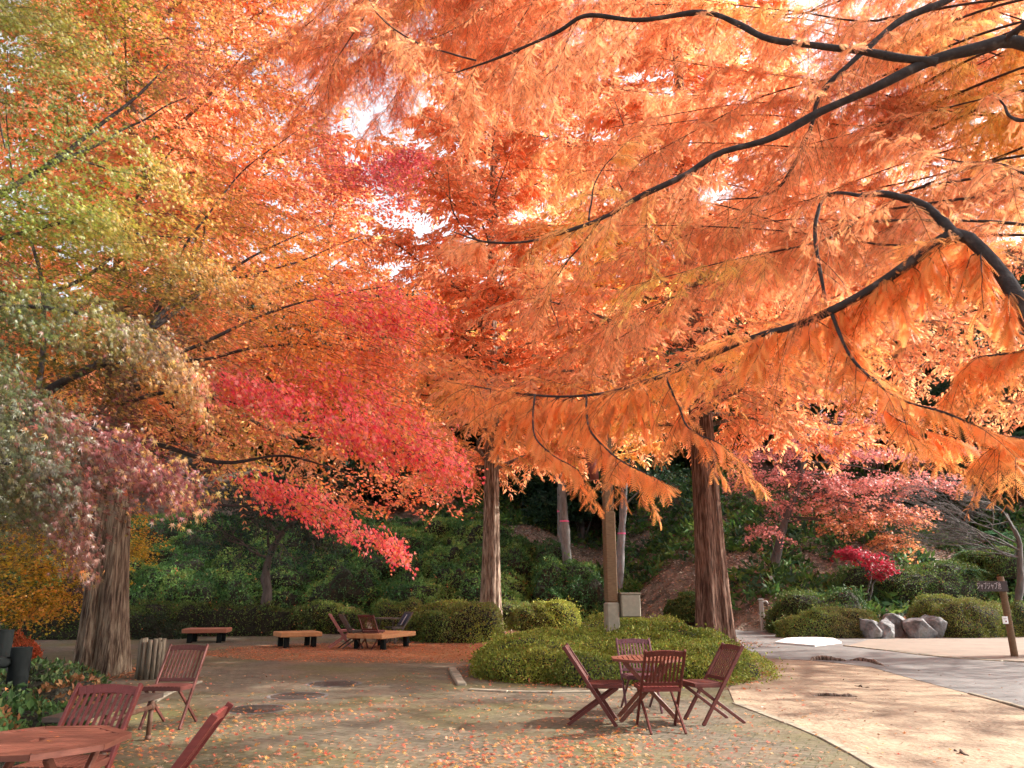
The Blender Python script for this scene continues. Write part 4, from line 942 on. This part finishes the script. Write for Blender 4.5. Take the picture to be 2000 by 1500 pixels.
g = Geo(); limb(g, [(0, 0, -.1, .20), (.1, 0, .8, .16), (.05, .1, 1.7, .15), (.2, .1, 2.4, .12), (.1, .3, 4, .09), (-.3, .5, 6, .05), (-.2, .6, 7.5, .02)], 34, 14, .02, 3); g.build('trunk', M_GREYBARK, maple)
rows = [
    [(-300, 1150, 8.6, .10), (-60, 900, 8.3, .07), (90, 765, 8.2, .055), (190, 715, 8.3, .045), (300, 640, 8.6, .032), (400, 560, 9.0, .024), (500, 500, 9.4, .016), (640, 430, 9.8, .008)],
    [(-60, 900, 8.3, .05), (140, 860, 8.4, .04), (300, 870, 8.6, .03), (440, 905, 8.8, .022), (560, 890, 9.0, .014), (700, 930, 9.2, .006)],
    [(190, 715, 8.3, .035), (330, 690, 8.6, .028), (450, 650, 8.9, .020), (580, 590, 9.3, .014), (760, 560, 9.8, .006)],
    [(300, 640, 8.6, .03), (330, 600, 8.8, .026), (420, 555, 9.1, .02), (560, 520, 9.4, .013), (700, 460, 9.7, .006)],
    [(300, 700, 8.5, .026), (420, 700, 8.8, .02), (560, 670, 9.2, .014), (700, 690, 9.6, .006)],
    [(230, 790, 8.4, .028), (330, 770, 8.5, .022), (480, 790, 8.7, .016), (640, 830, 8.9, .010), (820, 880, 9.1, .004)],
    [(-200, 480, 6.8, .05), (0, 380, 6.9, .034), (70, 340, 7.0, .030), (140, 285, 7.1, .026), (240, 215, 7.3, .018), (330, 120, 7.6, .009)],
    [(75, 335, 7.0, .022), (150, 300, 7.1, .018), (260, 245, 7.3, .012), (360, 190, 7.5, .006)],
    [(-120, 500, 6.6, .03), (0, 468, 6.7, .022), (80, 445, 6.8, .019), (160, 440, 6.9, .016), (300, 455, 7.2, .009), (420, 470, 7.5, .005)],
    [(110, 300, 7.1, .014), (200, 325, 7.2, .009), (330, 360, 7.4, .005)],
    [(-100, 350, 6.7, .02), (0, 385, 6.8, .014), (100, 420, 6.9, .010), (180, 450, 7.0, .006)],
    [(-260, 700, 9.4, .06), (-40, 600, 9.6, .04), (110, 570, 9.9, .03), (200, 520, 10.2, .022), (300, 420, 10.6, .014), (420, 330, 11, .006)],
    [(60, 900, 8.5, .04), (80, 700, 9.0, .034), (78, 560, 9.4, .028), (60, 470, 9.7, .02), (20, 300, 10, .012), (10, 100, 10.4, .006)],
    [(270, 760, 8.6, .034), (262, 700, 8.7, .03), (300, 620, 8.9, .024), (370, 470, 9.3, .016), (480, 330, 9.8, .010), (600, 240, 10.2, .004)],
    [(330, 980, 9.0, .018), (430, 990, 9.0, .014), (540, 985, 9.1, .010), (660, 1010, 9.2, .005)],
    [(-160, 640, 5.6, .03), (0, 600, 5.5, .02), (140, 610, 5.5, .014), (290, 660, 5.6, .008), (390, 760, 5.7, .004)],
    [(-160, 820, 5.0, .03), (0, 800, 5.0, .018), (120, 815, 5.0, .012), (260, 880, 5.1, .008), (390, 945, 5.2, .004)],
    [(-140, 900, 4.8, .02), (0, 905, 4.8, .012), (100, 940, 4.8, .008), (160, 1050, 4.9, .004)]]
mc = []
for k, r_ in enumerate(rows):
    g = Geo(); q = limb(g, [(*(np.array(W(a, b, c))-MB), r) for a, b, c, r in r_], 30, 8, .018, seed=k+2); mc.append(q[:, :3]+MB); g.build('branch', M_LIMB, maple)
gm = Geo()
def maple_sprays(C, D, L, wd, nleaf, size, tmpl, droop=.25, tilt=.35, flat=.03, normal=(0, 0, 1.), stems=True, colf=maplecol, g=None, base=MB, r=.0035, sm=.5, nj=.42):
    g = g or gm; n = len(C); L = np.broadcast_to(L, (n,)).astype(float)
    if stems:
        Q = twigcurve(C-D*L[:, None]*.5-base, D, L, np.full(n, droop)); tubes(g, Q, np.linspace(1, .3, 6)[None]*r*np.ones((n, 1)), 3, (.6, .5, .5), 1)
    S = unit(np.cross(D, [0, 0, 1.])+1e-5); t = rg.uniform(0, 1, (n, nleaf)); s = rg.uniform(-1, 1, (n, nleaf))*(1-.55*t)
    P = C[:, None]+D[:, None]*((t-.5)*L[:, None])[..., None]+S[:, None]*(s*wd)[..., None]+rg.normal(0, flat, (n, nleaf, 3))
    P[..., 2] -= droop*L[:, None]*t**2+np.abs(s)*wd*.25
    dd = unit(D[:, None]*.7+S[:, None]*s[..., None]*.9+rg.normal(0, .42, P.shape)-np.array([0, 0, tilt]))
    nn = unit(np.asarray(normal)+rg.normal(0, nj, P.shape)); P = P.reshape(-1, 3)
    place(g, tmpl, P-base, dd.reshape(-1, 3), nn.reshape(-1, 3), size*rg.uniform(.6, 1.15, len(P)), colf(P, rg))
def inpoly(x, y, poly):
    p = np.asarray(poly, float); c = np.zeros(x.shape, bool); j = len(p)-1
    for i in range(len(p)):
        xi, yi, xj, yj = *p[i], *p[j]; c ^= ((yi > y) != (yj > y)) & (x < (xj-xi)*(y-yi)/(yj-yi+1e-9)+xi); j = i
    return c
OUT = [(-350, -250), (560, -250), (600, 20), (560, 140), (640, 250), (690, 330), (820, 300), (800, 420), (750, 480), (860, 590), (850, 660), (800, 720), (830, 800), (900, 860), (925, 935), (860, 975), (800, 985), (740, 960), (730, 1000), (640, 1010), (560, 965), (450, 960), (400, 970), (250, 960), (190, 1010), (-350, 1080)]
def fill(n, dep, seed, size, nleaf, L, wd, tmpl, xr=(-350, 930), yr=(-250, 1080), thr=-.35, nf=1.4, **kw):
    x = rg.uniform(*xr, n); y = rg.uniform(*yr, n); k = inpoly(x, y, OUT); x, y = x[k], y[k]
    Y = rg.uniform(dep[0], dep[1], len(x))+np.clip(x/900, -.3, 1)*kw.pop('dx', 1.0)
    P = W(x, y, Y); k = noise3(P*np.array([.6, .6, 2.4]), nf, seed) > thr; P = P[k]; n = len(P)
    D = unit(np.array([.85, -.15, -.16])+rg.normal(0, .38, (n, 3))*np.array([1, 1, .5])); maple_sprays(P, D, rg.uniform(.6, 1.2, n)*L, wd, nleaf, size, tmpl, **kw)
fill(3500, (6.9, 9.0), 31, .062, 26, .60, .20, MAPLE5, thr=-.3)
fill(2200, (9.0, 11.5), 32, .075, 26, .75, .26, MAPLE5, thr=-.5)
fill(900, (5.8, 7.2), 33, .066, 30, .55, .17, MAPLE7, xr=(-350, 420), yr=(-200, 600), thr=-.05)
def curtain(path, n, w, L, size, tmpl=MAPLE7, nleaf=22, spread=.10, down=.55, dpt=.25, **kw):
    """a hanging layer of leaves that follows a path: rows px, py, Y, half height in px"""
    q = spline([(a, b, c, d) for a, b, c, d in path], 80); i = rg.integers(0, 80, n); r = q[i]
    P = W(r[:, 0]+rg.normal(0, 14, n), r[:, 1]+r[:, 3]*rg.uniform(-1, 1, n), r[:, 2]+rg.normal(0, dpt, n))
    T = unit(np.gradient(W(q[:, 0], q[:, 1], q[:, 2]), axis=0))[i]
    D = unit(T*.8+np.array([.15, -.25, -down])+rg.normal(0, .28, (n, 3))); maple_sprays(P, D, rg.uniform(.6, 1.2, n)*L, w, nleaf, size, tmpl, droop=.35, tilt=.5, r=.0016, normal=(.8, -.35, .40), nj=.48, **kw)
def pinks(P, rg):
    k = np.array([(.84, .13, .14), (.88, .20, .19), (.74, .06, .10), (.88, .30, .22), (.82, .24, .08)]); return jitcol(k[rg.choice(5, len(P), p=[.24, .22, .14, .18, .22])], rg, .22, .1)
curtain([(150, 440, 6.6, 22), (260, 470, 6.5, 26), (380, 520, 6.5, 26), (470, 560, 6.6, 18), (540, 545, 6.7, 8)], 90, .12, .34, .062)
curtain([(-60, 560, 5.7, 40), (80, 600, 5.5, 50), (200, 640, 5.4, 46), (320, 690, 5.5, 40), (380, 740, 5.5, 30), (405, 800, 5.6, 14)], 170, .12, .32, .068)
curtain([(-60, 690, 5.2, 50), (20, 740, 5.1, 50), (60, 790, 5.0, 30)], 60, .12, .3, .06)
curtain([(85, 795, 5.1, 14), (150, 830, 5.1, 26), (240, 885, 5.1, 36), (330, 930, 5.1, 30), (400, 955, 5.2, 12)], 110, .11, .30, .074)
curtain([(-60, 840, 4.8, 60), (40, 880, 4.8, 70), (120, 930, 4.8, 50), (170, 960, 4.8, 40)], 105, .11, .30, .074)
curtain([(-20, 940, 4.8, 60), (60, 1000, 4.8, 40), (130, 1030, 4.8, 30), (165, 1075, 4.9, 10)], 60, .10, .28, .062)
for pth in ([(-60, 60, 6.6, 70), (80, 90, 6.5, 80), (230, 130, 6.5, 60)], [(-60, 210, 6.4, 60), (100, 250, 6.4, 70), (260, 300, 6.4, 50), (360, 350, 6.5, 20)], [(-60, 370, 6.2, 50), (90, 400, 6.2, 60), (240, 430, 6.3, 30)], [(-60, -40, 6.8, 60), (140, 0, 6.7, 60)]):
    curtain(pth, 120, .15, .42, .064, nleaf=22, down=.15, dpt=.35)
curtain([(440, 745, 7.8, 12), (520, 765, 7.8, 24), (620, 800, 7.9, 34), (730, 850, 8.0, 44), (840, 885, 8.2, 34), (915, 915, 8.4, 20)], 205, .12, .36, .066, nleaf=20, tmpl=MAPLE5, colf=pinks)
curtain([(600, 720, 8.4, 16), (700, 760, 8.5, 26), (790, 800, 8.5, 26), (850, 850, 8.6, 16)], 60, .14, .38, .064, tmpl=MAPLE5, colf=pinks)
curtain([(500, 940, 8.8, 22), (600, 975, 8.8, 24), (680, 1015, 8.8, 22), (730, 1050, 8.7, 14), (785, 1068, 8.7, 5)], 110, .13, .34, .062, tmpl=MAPLE5, colf=pinks)
curtain([(640, 600, 9.2, 30), (740, 600, 9.2, 46), (800, 620, 9.3, 40), (850, 600, 9.4, 26)], 130, .15, .4, .066, tmpl=MAPLE5, colf=pinks)
curtain([(630, 350, 9.6, 20), (700, 345, 9.6, 30), (770, 320, 9.7, 26), (825, 295, 9.8, 10)], 110, .15, .38, .066, tmpl=MAPLE5, down=.1)
curtain([(300, 180, 7.6, 20), (360, 150, 7.6, 26), (400, 130, 7.7, 24)], 40, .12, .3, .062)
curtain([(560, 700, 9.4, 60), (700, 730, 9.4, 60), (780, 700, 9.4, 30)], 150, .16, .4, .066, tmpl=MAPLE5)
gm.build('crown', [M_LEAF, M_TWIG], maple)

# a hanging redwood spray close to the camera at the left edge
sp = thing('dawn_redwood', 'blurred feathery russet redwood spray hanging in at the left edge', 'tree spray', W(-40, 150, 3.6))
# (its branch comes from outside the frame)
g = Geo(); o = np.array(sp.location); limb(g, [(*(np.array(W(a, b, c))-o), r) for a, b, c, r in ((-300, 60, 3.9, .02), (-120, 110, 3.7, .012), (-20, 190, 3.6, .006), (10, 290, 3.6, .003))], 20, 6); g.build('branch', M_LIMB, sp)
g = Geo(); P0 = np.array([np.array(W(a, b, 3.6))-o for a, b in ((-40, 165), (-20, 190), (-50, 210), (-30, 240))]); frond_twigs(g, rg, P0, unit(np.array([(.6, 0, -.5), (.45, 0, -.8), (.2, 0, -.9), (.3, .1, -.9)])), np.array([.24, .30, .3, .22]), .5, 20, .07, FEATHER, lambda P, r_: jitcol(np.tile((.62, .22, .08), (len(P), 1)), r_), r=.002, hang=.5)
g.build('crown', [M_NEEDLE, M_TWIG], sp)

# ------------------------------------------------------------------ yellow maple, pink maple, small red maple
def tier_maple(name, label, base, trunk, pads, colf, size, tmpl, nleaf, seed, bark=M_GREYBARK, cat='tree', L=.9, wd=.35, thick=.16, ttint=(.6, .55, .55)):
    global rg
    rg = np.random.default_rng(seed); base = np.asarray(base, float); t = thing(name, label, cat, base); g = Geo()
    tr = limb(g, trunk, 22, 10, .03, seed, col=ttint)[:, :3]; g2_ = Geo()
    for (x, y, z, rx, ry, n) in pads:
        c = np.array([x, y, z]); j = np.argmin(np.linalg.norm(tr-c-np.array([0, 0, -1.0]), axis=1)); j = min(j, len(tr)-2)
        limb(g, [(*tr[j], .05), (*(tr[j]*.5+c*.5+np.array([0, 0, .15])), .03), (*c, .01)], 10, 5, .02, seed, col=ttint)
        a = rg.uniform(0, 6.28, n); r = rg.uniform(0, 1, n)**.5; P = c+np.stack([np.cos(a)*r*rx, np.sin(a)*r*ry, rg.normal(0, thick, n)-.35*(r**2)*min(rx, ry)*.4], 1)
        D = unit(np.stack([np.cos(a), np.sin(a), -.15*np.ones(n)], 1)+rg.normal(0, .3, (n, 3)))
        maple_sprays(P+base, D, rg.uniform(.6, 1.2, n)*L, wd, nleaf, size, tmpl, colf=colf, g=g2_, base=base, r=.006, flat=.05)
    g.build('trunk', bark, t); g2_.build('crown', [M_LEAF, M_TWIG], t); return t
def palette(cols, f=.8, sd=3):
    cols = np.asarray(cols, float)
    def fn(P, rg):
        i = np.clip((noise3(P, f, sd)*.5+.5)*len(cols)+rg.normal(0, .35, len(P)), 0, len(cols)-1).astype(int); return jitcol(cols[i], rg, .2, .1)
    return fn
b = np.array([atd(40, 19.5)[0]-2.2, 19.5, 0.])
pads = []
for px, py, Y, rx, n in ((60, 1090, 18.5, 1.5, 60), (150, 1110, 18.3, 1.0, 36), (-60, 1080, 18.6, 1.7, 50), (70, 1150, 18.0, 1.1, 44), (20, 1175, 17.6, .9, 26), (95, 1175, 17.8, .6, 22), (130, 1040, 19, 1.5, 50), (20, 1030, 19, 1.7, 50), (200, 1060, 19.5, 1.1, 36), (250, 1040, 20.5, .9, 20), (60, 960, 19.5, 1.8, 50), (190, 980, 20, 1.4, 40), (-80, 1160, 18, 1.0, 30), (265, 1075, 20.5, .35, 8)):
    p = W(px, py, Y)-b; pads.append((*p, rx, rx*.8, int(n*1.5)))
tier_maple('yellow_maple', 'golden yellow maple hanging low at the left edge behind the log fence', b, [(0, 0, -.1, .16), (.2, -.1, 1.2, .13), (.6, -.2, 2.6, .09), (1.2, -.3, 4.2, .04)], pads, palette([(.50, .36, .03), (.62, .38, .04), (.66, .30, .04), (.46, .32, .04), (.55, .18, .05)]), .085, MAPLE5, 30, 601, thick=.2)

b = np.array([*W(1508, 1138, 34.0)]); b[2] = float(H(b[0], b[1]))-.1
pads = []
for px, py, Y, rx, ry, n in ((1590, 870, 35, 1.9, 1.4, 40), (1480, 880, 35.5, 1.3, 1.2, 24), (1700, 880, 35, 1.9, 1.3, 34), (1610, 930, 34, 1.6, 1.2, 30), (1520, 930, 34.5, 1.3, 1.0, 22), (1720, 940, 34, 2.3, 1.3, 44), (1820, 940, 35, 1.6, 1.0, 22), (1640, 975, 33.5, 1.6, 1.0, 30), (1530, 985, 34, 1.0, .8, 16), (1740, 1000, 33.2, 1.9, 1.0, 34), (1650, 1020, 33, 1.3, .8, 22), (1745, 1045, 32.6, 1.0, .7, 18), (1500, 1035, 33, .8, .7, 12), (1790, 1005, 33.5, .9, .6, 12), (1560, 830, 36, 1.8, 1.3, 28), (1680, 820, 36, 1.9, 1.3, 24), (1450, 930, 35, 1.0, .9, 14), (1640, 760, 37, 1.9, 1.4, 24), (1855, 880, 36, 1.5, 1.1, 14)):
    p = W(px, py, Y)-b; pads.append((*p, rx, ry, int(n*1.5)))
def pinkcol(P, rg):
    x, y = PX(P); w = np.clip((y+rg.normal(0, 25, len(y))-960)/70, 0, 1)[:, None]*np.clip((x-1540)/60, 0, 1)[:, None]
    return jitcol(np.array([.68, .28, .25])*(1-w)+np.array([.70, .31, .14])*w, rg, .2, .1)
tier_maple('pink_maple', 'wide spreading maple with layered pinkish red leaves on the slope', b, [(0, 0, 0, .24), (.35, 0, 1.0, .19), (.8, -.1, 2.2, .15), (1.6, -.2, 4.2, .10), (2.3, 0, 6.5, .05)], pads, pinkcol, .15, MAPLE5, 30, 602, L=.9, wd=.34, thick=.24)
t2 = None
b = np.array([*W(1690, 1130, 31.0)]); b[2] = float(H(b[0], b[1]))-.1
pads = [(*(W(px, py, Y)-b), rx, ry, n) for px, py, Y, rx, ry, n in ((1680, 1075, 30.8, .85, .7, 34), (1710, 1098, 30.5, .65, .6, 30), (1655, 1078, 31, .45, .4, 16), (1720, 1118, 30.3, .35, .3, 12))]
tier_maple('crimson_maple', 'small deep crimson maple under the pink one on the slope', b, [(0, 0, 0, .06), (.05, 0, .5, .05), (.1, 0, 1.0, .04), (.2, 0, 1.4, .02)], pads, palette([(.30, .012, .03), (.40, .02, .045)]), .12, MAPLE5, 26, 603, L=.45, wd=.2, thick=.1)
b = np.array([*W(1960, 950, 46.0)]); b[2] = float(H(b[0], b[1]))-.1
pads = [(*(W(px, py, Y)-b), rx, ry, n) for px, py, Y, rx, ry, n in ((1900, 760, 46, 2.6, 2, 50), (1970, 740, 46, 2.4, 2, 50), (1940, 800, 45, 2.6, 1.6, 50), (1860, 800, 45, 1.6, 1.5, 30), (2040, 790, 46, 2.5, 2, 40))]
tier_maple('mauve_maple', 'dull mauve maple high on the slope at the right edge', b, [(0, 0, 0, .2), (.1, 0, 2, .15), (.1, 0, 5, .08), (.2, 0, 7, .03)], pads, palette([(.36, .12, .13), (.30, .14, .15), (.42, .16, .14)]), .18, MAPLE5, 26, 604, L=1.2, wd=.5)  # dull mauve set by the leaf palette

# ------------------------------------------------------------------ bare and pollarded trees
def bare_tree(name, label, base, trunk, seed, levels=4, L0=1.5, spread=.6, mat=M_GREYBARK, tint=(1, 1, 1), bias=(0, 0, .15), nkid=(2, 4), group=None, foliage=None, r1=.06):
    r_ = np.random.default_rng(seed); base = np.asarray(base, float); t = thing(name, label, 'tree', base, 0, group); g = Geo()
    tr = limb(g, trunk, 20, 12, .02, seed, col=tint); g.build('trunk', mat, t); g = Geo(); segs = []; tips = []
    def grow(p, d, L, r, lv):
        q = [p]; dd = d
        for j in range(4): dd = unit(dd+r_.normal(0, .22, 3)+np.array(bias)*.3); q.append(q[-1]+dd*L/4)
        segs.append((np.array(q), r)); tips.append(q[-1])
        if lv <= 0: return
        for j in range(r_.integers(*nkid)+1):
            i = r_.integers(1, 5); grow(q[i], unit(dd+r_.normal(0, spread, 3)), L*r_.uniform(.55, .85), r*.58, lv-1)
    for j in range(6):
        i = r_.integers(12, 20); a = j*2.4+seed; grow(tr[i, :3], unit(np.array([math.cos(a), math.sin(a)*.7, .5])+np.array(bias)), L0, r1, levels)
    tubes(g, np.array([s for s, _ in segs]), np.array([np.linspace(1, .55, 5)*r for _, r in segs]), 5, tint, 0); g.build('branches', mat, t)
    if foliage:
        g = Geo(); T = np.array(tips); T = T[r_.integers(0, len(T), foliage[0])]+r_.normal(0, .28, (foliage[0], 3)); n = len(T)
        place(g, CLUMP3, T, r_.normal(0, 1, (n, 3)), r_.normal(0, .6, (n, 3))+np.array([0, 0, 1]), foliage[1]*r_.uniform(.6, 1.2, n), jitcol(np.tile(foliage[2], (n, 1)), r_)); g.build('crown', M_GREEN, t)
    return t
p = np.array(at(503, 1241))
bare_tree('twisted_tree', 'small twisted tree with dark lower trunk and tangled bare twigs behind the benches', p, [(0, 0, -.1, .26), (.12, 0, .7, .20), (.22, 0, 1.4, .17), (.12, 0, 1.9, .16), (.18, 0, 2.5, .12), (.45, 0, 3.2, .10), (.9, 0, 4.0, .06)], 701, 4, 1.3, .75, M_GREYBARK, (.62, .52, .47), foliage=(2600, .16, (.02, .05, .035)))
p = np.array([*W(1975, 1128, 27.0)]); p[2] = float(H(p[0], p[1]))-.1
bare_tree('bare_tree', 'leafless pale grey tree at the right edge above the sign post', p, [(0, 0, 0, .15), (.1, 0, 1.0, .13), (.32, 0, 2.0, .11), (.45, 0, 3.2, .08), (.2, 0, 4.2, .05)], 702, 4, 1.9, .5, M_GREYBARK, (.65, .62, .62), bias=(-1.1, 0, .35), r1=.036)
gt = 'grey trunks with pink marking tape on the slope'
def taped(label, pxb, pyb, Y, w, seed, lean, tape, tint=(1, 1, 1), h=12):
    b = np.array(W(pxb, pyb, Y)); zg = float(H(b[0], Y)); b[2] = zg-.2; t = thing('grey_tree', label, 'tree', b, 0, gt); g = Geo(); r = w
    tr = limb(g, [(0, 0, 0, r*1.25), (lean*.2, 0, 1.5, r), (lean*.5, 0, 4, r*.85), (lean, 0, 8, r*.6), (lean*1.2, 0, h, r*.25)], 30, 14, .03, seed, col=tint); g.build('trunk', M_GREYBARK, t)
    if tape is not None:
        z = float(W(pxb, tape, Y)[2])-b[2]; j = np.argmin(abs(tr[:, 2]-z)); c = np.array([np.interp(z, tr[:, 2], tr[:, k]) for k in range(4)]); g = Geo()
        tubes(g, [(c[0], c[1], z-.04), (c[0], c[1], z+.04)], [c[3]*1.09]*2, 16); g.build('tape_band', M_PINK, t)
    g = Geo(); r_ = np.random.default_rng(seed); g3 = Geo()
    for k in range(9):
        z = 5+k*.75; a = k*2.4; c = np.array([np.interp(z, tr[:, 2], tr[:, q]) for q in range(3)]); e = c+np.array([math.cos(a)*1.8, math.sin(a)*1.8, 1.3])
        limb(g, [(*c, .06), (*((c+e)/2+np.array([0, 0, .2])), .035), (*e, .012)], 8, 5, .02, k); n = 420
        P = e+r_.normal(0, 1, (n, 3))*np.array([.9, .9, .5]); place(g3, CLUMP3, P, r_.normal(0, 1, (n, 3)), r_.normal(0, .6, (n, 3))+np.array([0, 0, 1]), .26*r_.uniform(.6, 1.2, n), jitcol(np.array(DG)[r_.integers(0, 4, n)], r_))
    g.build('limbs', M_GREYBARK, t); g3.build('crown', M_GREEN, t)
taped('straight grey trunk with a pink tape band left of the lamp post', 1113, 1092, 40.5, .27, 1, -.5, 1018)
taped('slender grey trunk close behind the left taped trunk', 1096, 1085, 42, .12, 2, -.1, 999)
taped('forked blotchy grey trunk with pink tape just right of the lamp post', 1201, 1112, 39.5, .22, 3, .9, 1042, (1.15, 1.15, 1.2))
# name plate at the foot of the pink maple
c = np.array(W(1508, 1138, 32.6)); zz_ = float(H(c[0], c[1])); t = thing('name_plate', 'small grey label plate on a stake at the foot of the pink maple', 'plate', (c[0], c[1], zz_), .1)
hgt = c[2]-zz_; g = Geo(); beam(g, (0, 0, -.1), (0, 0, max(.2, hgt)), .03, .03); g.build('stake', M_BLACK, t)
g = Geo(); box(g, (0, -.03, max(.2, hgt)), (.24, .02, .20), rot=np.array(Matrix.Rotation(R(-25), 3, 'X'))); g.build('plate', plain('plate_grey', (.42, .48, .55), .5), t)

# ------------------------------------------------------------------ fallen leaves
rg = np.random.default_rng(800); g = Geo(); n = 60000
X = rg.uniform(-7, 4.6, n); Y = rg.uniform(4.2, 15, n)
dn = np.exp(-np.maximum(0, Y-7.4)/1.6)*np.clip((3.4-X)/2.4, .0, 1)*np.clip((X+4.9)/1.2, .12, 1); dn = dn*.62*(1+.8*noise3(np.stack([X, Y, 0*X], 1), 2.2, 9))+.022
k = rg.uniform(0, 1, n) < dn; X, Y = X[k], Y[k]; n = len(X)
LC = np.array([(.62, .14, .08), (.70, .24, .09), (.72, .36, .14), (.55, .10, .07), (.66, .30, .06), (.75, .45, .28), (.40, .16, .09)])
place(g, MAPLE7, np.stack([X, Y, rg.uniform(.012, .03, n)], 1), rg.normal(0, 1, (n, 3))*np.array([1, 1, .22]), rg.normal(0, .28, (n, 3))+np.array([0, 0, 1]), rg.uniform(.05, .09, n), jitcol(LC[rg.integers(0, 7, n)], rg))
n = 9000; a = rg.uniform(0, 6.28, n); r = rg.uniform(0, 1, n)**.5; X = -2.2+np.cos(a)*r*5.6; Y = 20.6+np.sin(a)*r*3.4
place(g, BLADE, np.stack([X, Y, rg.uniform(.008, .02, n)], 1), rg.normal(0, 1, (n, 3))*np.array([1, 1, .1]), rg.normal(0, .2, (n, 3))+np.array([0, 0, 1]), rg.uniform(.05, .10, n), jitcol(np.tile((.52, .18, .07), (n, 1)), rg))
n = 420; X = rg.uniform(2.2, 9, n); Y = rg.uniform(6, 17, n)
place(g, DIAMOND, np.stack([X, Y, rg.uniform(.012, .02, n)], 1), rg.normal(0, 1, (n, 3))*np.array([1, 1, .1]), rg.normal(0, .3, (n, 3))+np.array([0, 0, 1]), rg.uniform(.02, .06, n), jitcol(np.tile((.26, .13, .07), (n, 1)), rg, .5))
for cx, cyy, rr, n in ((atd(196, 15.0)[0], 15.0, .55, 700), (atd(956, 28.5)[0], 28.5, .6, 500), (atd(1400, 23)[0], 23.0, .6, 500)):
    a = rg.uniform(0, 6.28, n); q = rr*(1+np.abs(rg.normal(0, .9, n)))
    place(g, BLADE, np.stack([cx+np.cos(a)*q, cyy+np.sin(a)*q, rg.uniform(.015, .06, n)], 1), rg.normal(0, 1, (n, 3))*np.array([1, 1, .3]), rg.normal(0, .4, (n, 3))+np.array([0, 0, 1]), rg.uniform(.06, .12, n), jitcol(np.tile((.30, .13, .06), (n, 1)), rg, .5))
n = 900; a = rg.uniform(0, 6.28, n); X = 1.98+np.cos(a)*rg.normal(2.8, .22, n); Y = 16.1+np.sin(a)*rg.normal(3.1, .25, n)
place(g, BLADE, np.stack([X, Y, rg.uniform(.02, .05, n)], 1), rg.normal(0, 1, (n, 3))*np.array([1, 1, .2]), rg.normal(0, .3, (n, 3))+np.array([0, 0, 1]), rg.uniform(.06, .12, n), jitcol(np.tile((.42, .15, .06), (n, 1)), rg))
stuff(g.build('fallen_leaves', M_LEAF), 'orange and red fallen leaves scattered over the paving', 'fallen leaves')
for k, (x, y) in enumerate(((-2.75, 4.9), (-2.62, 4.75), (-3.05, 4.5), (-2.95, 4.95), (-2.6, 4.62), (-3.15, 4.85))):
    g = Geo(); place(g, MAPLE7, np.array([(0, 0, 0)]), rg.normal(0, 1, (1, 3))*np.array([1, 1, .05]), np.array([(0.05, 0, 1.)]), [.05], [LC[k % 7]]); o = g.build('fallen_leaf', M_LEAF)
    o.location = (x, y, .727); tag(o, 'small dry maple leaf lying on the big octagonal table top', 'leaf', 'dry leaves on the big octagonal table')
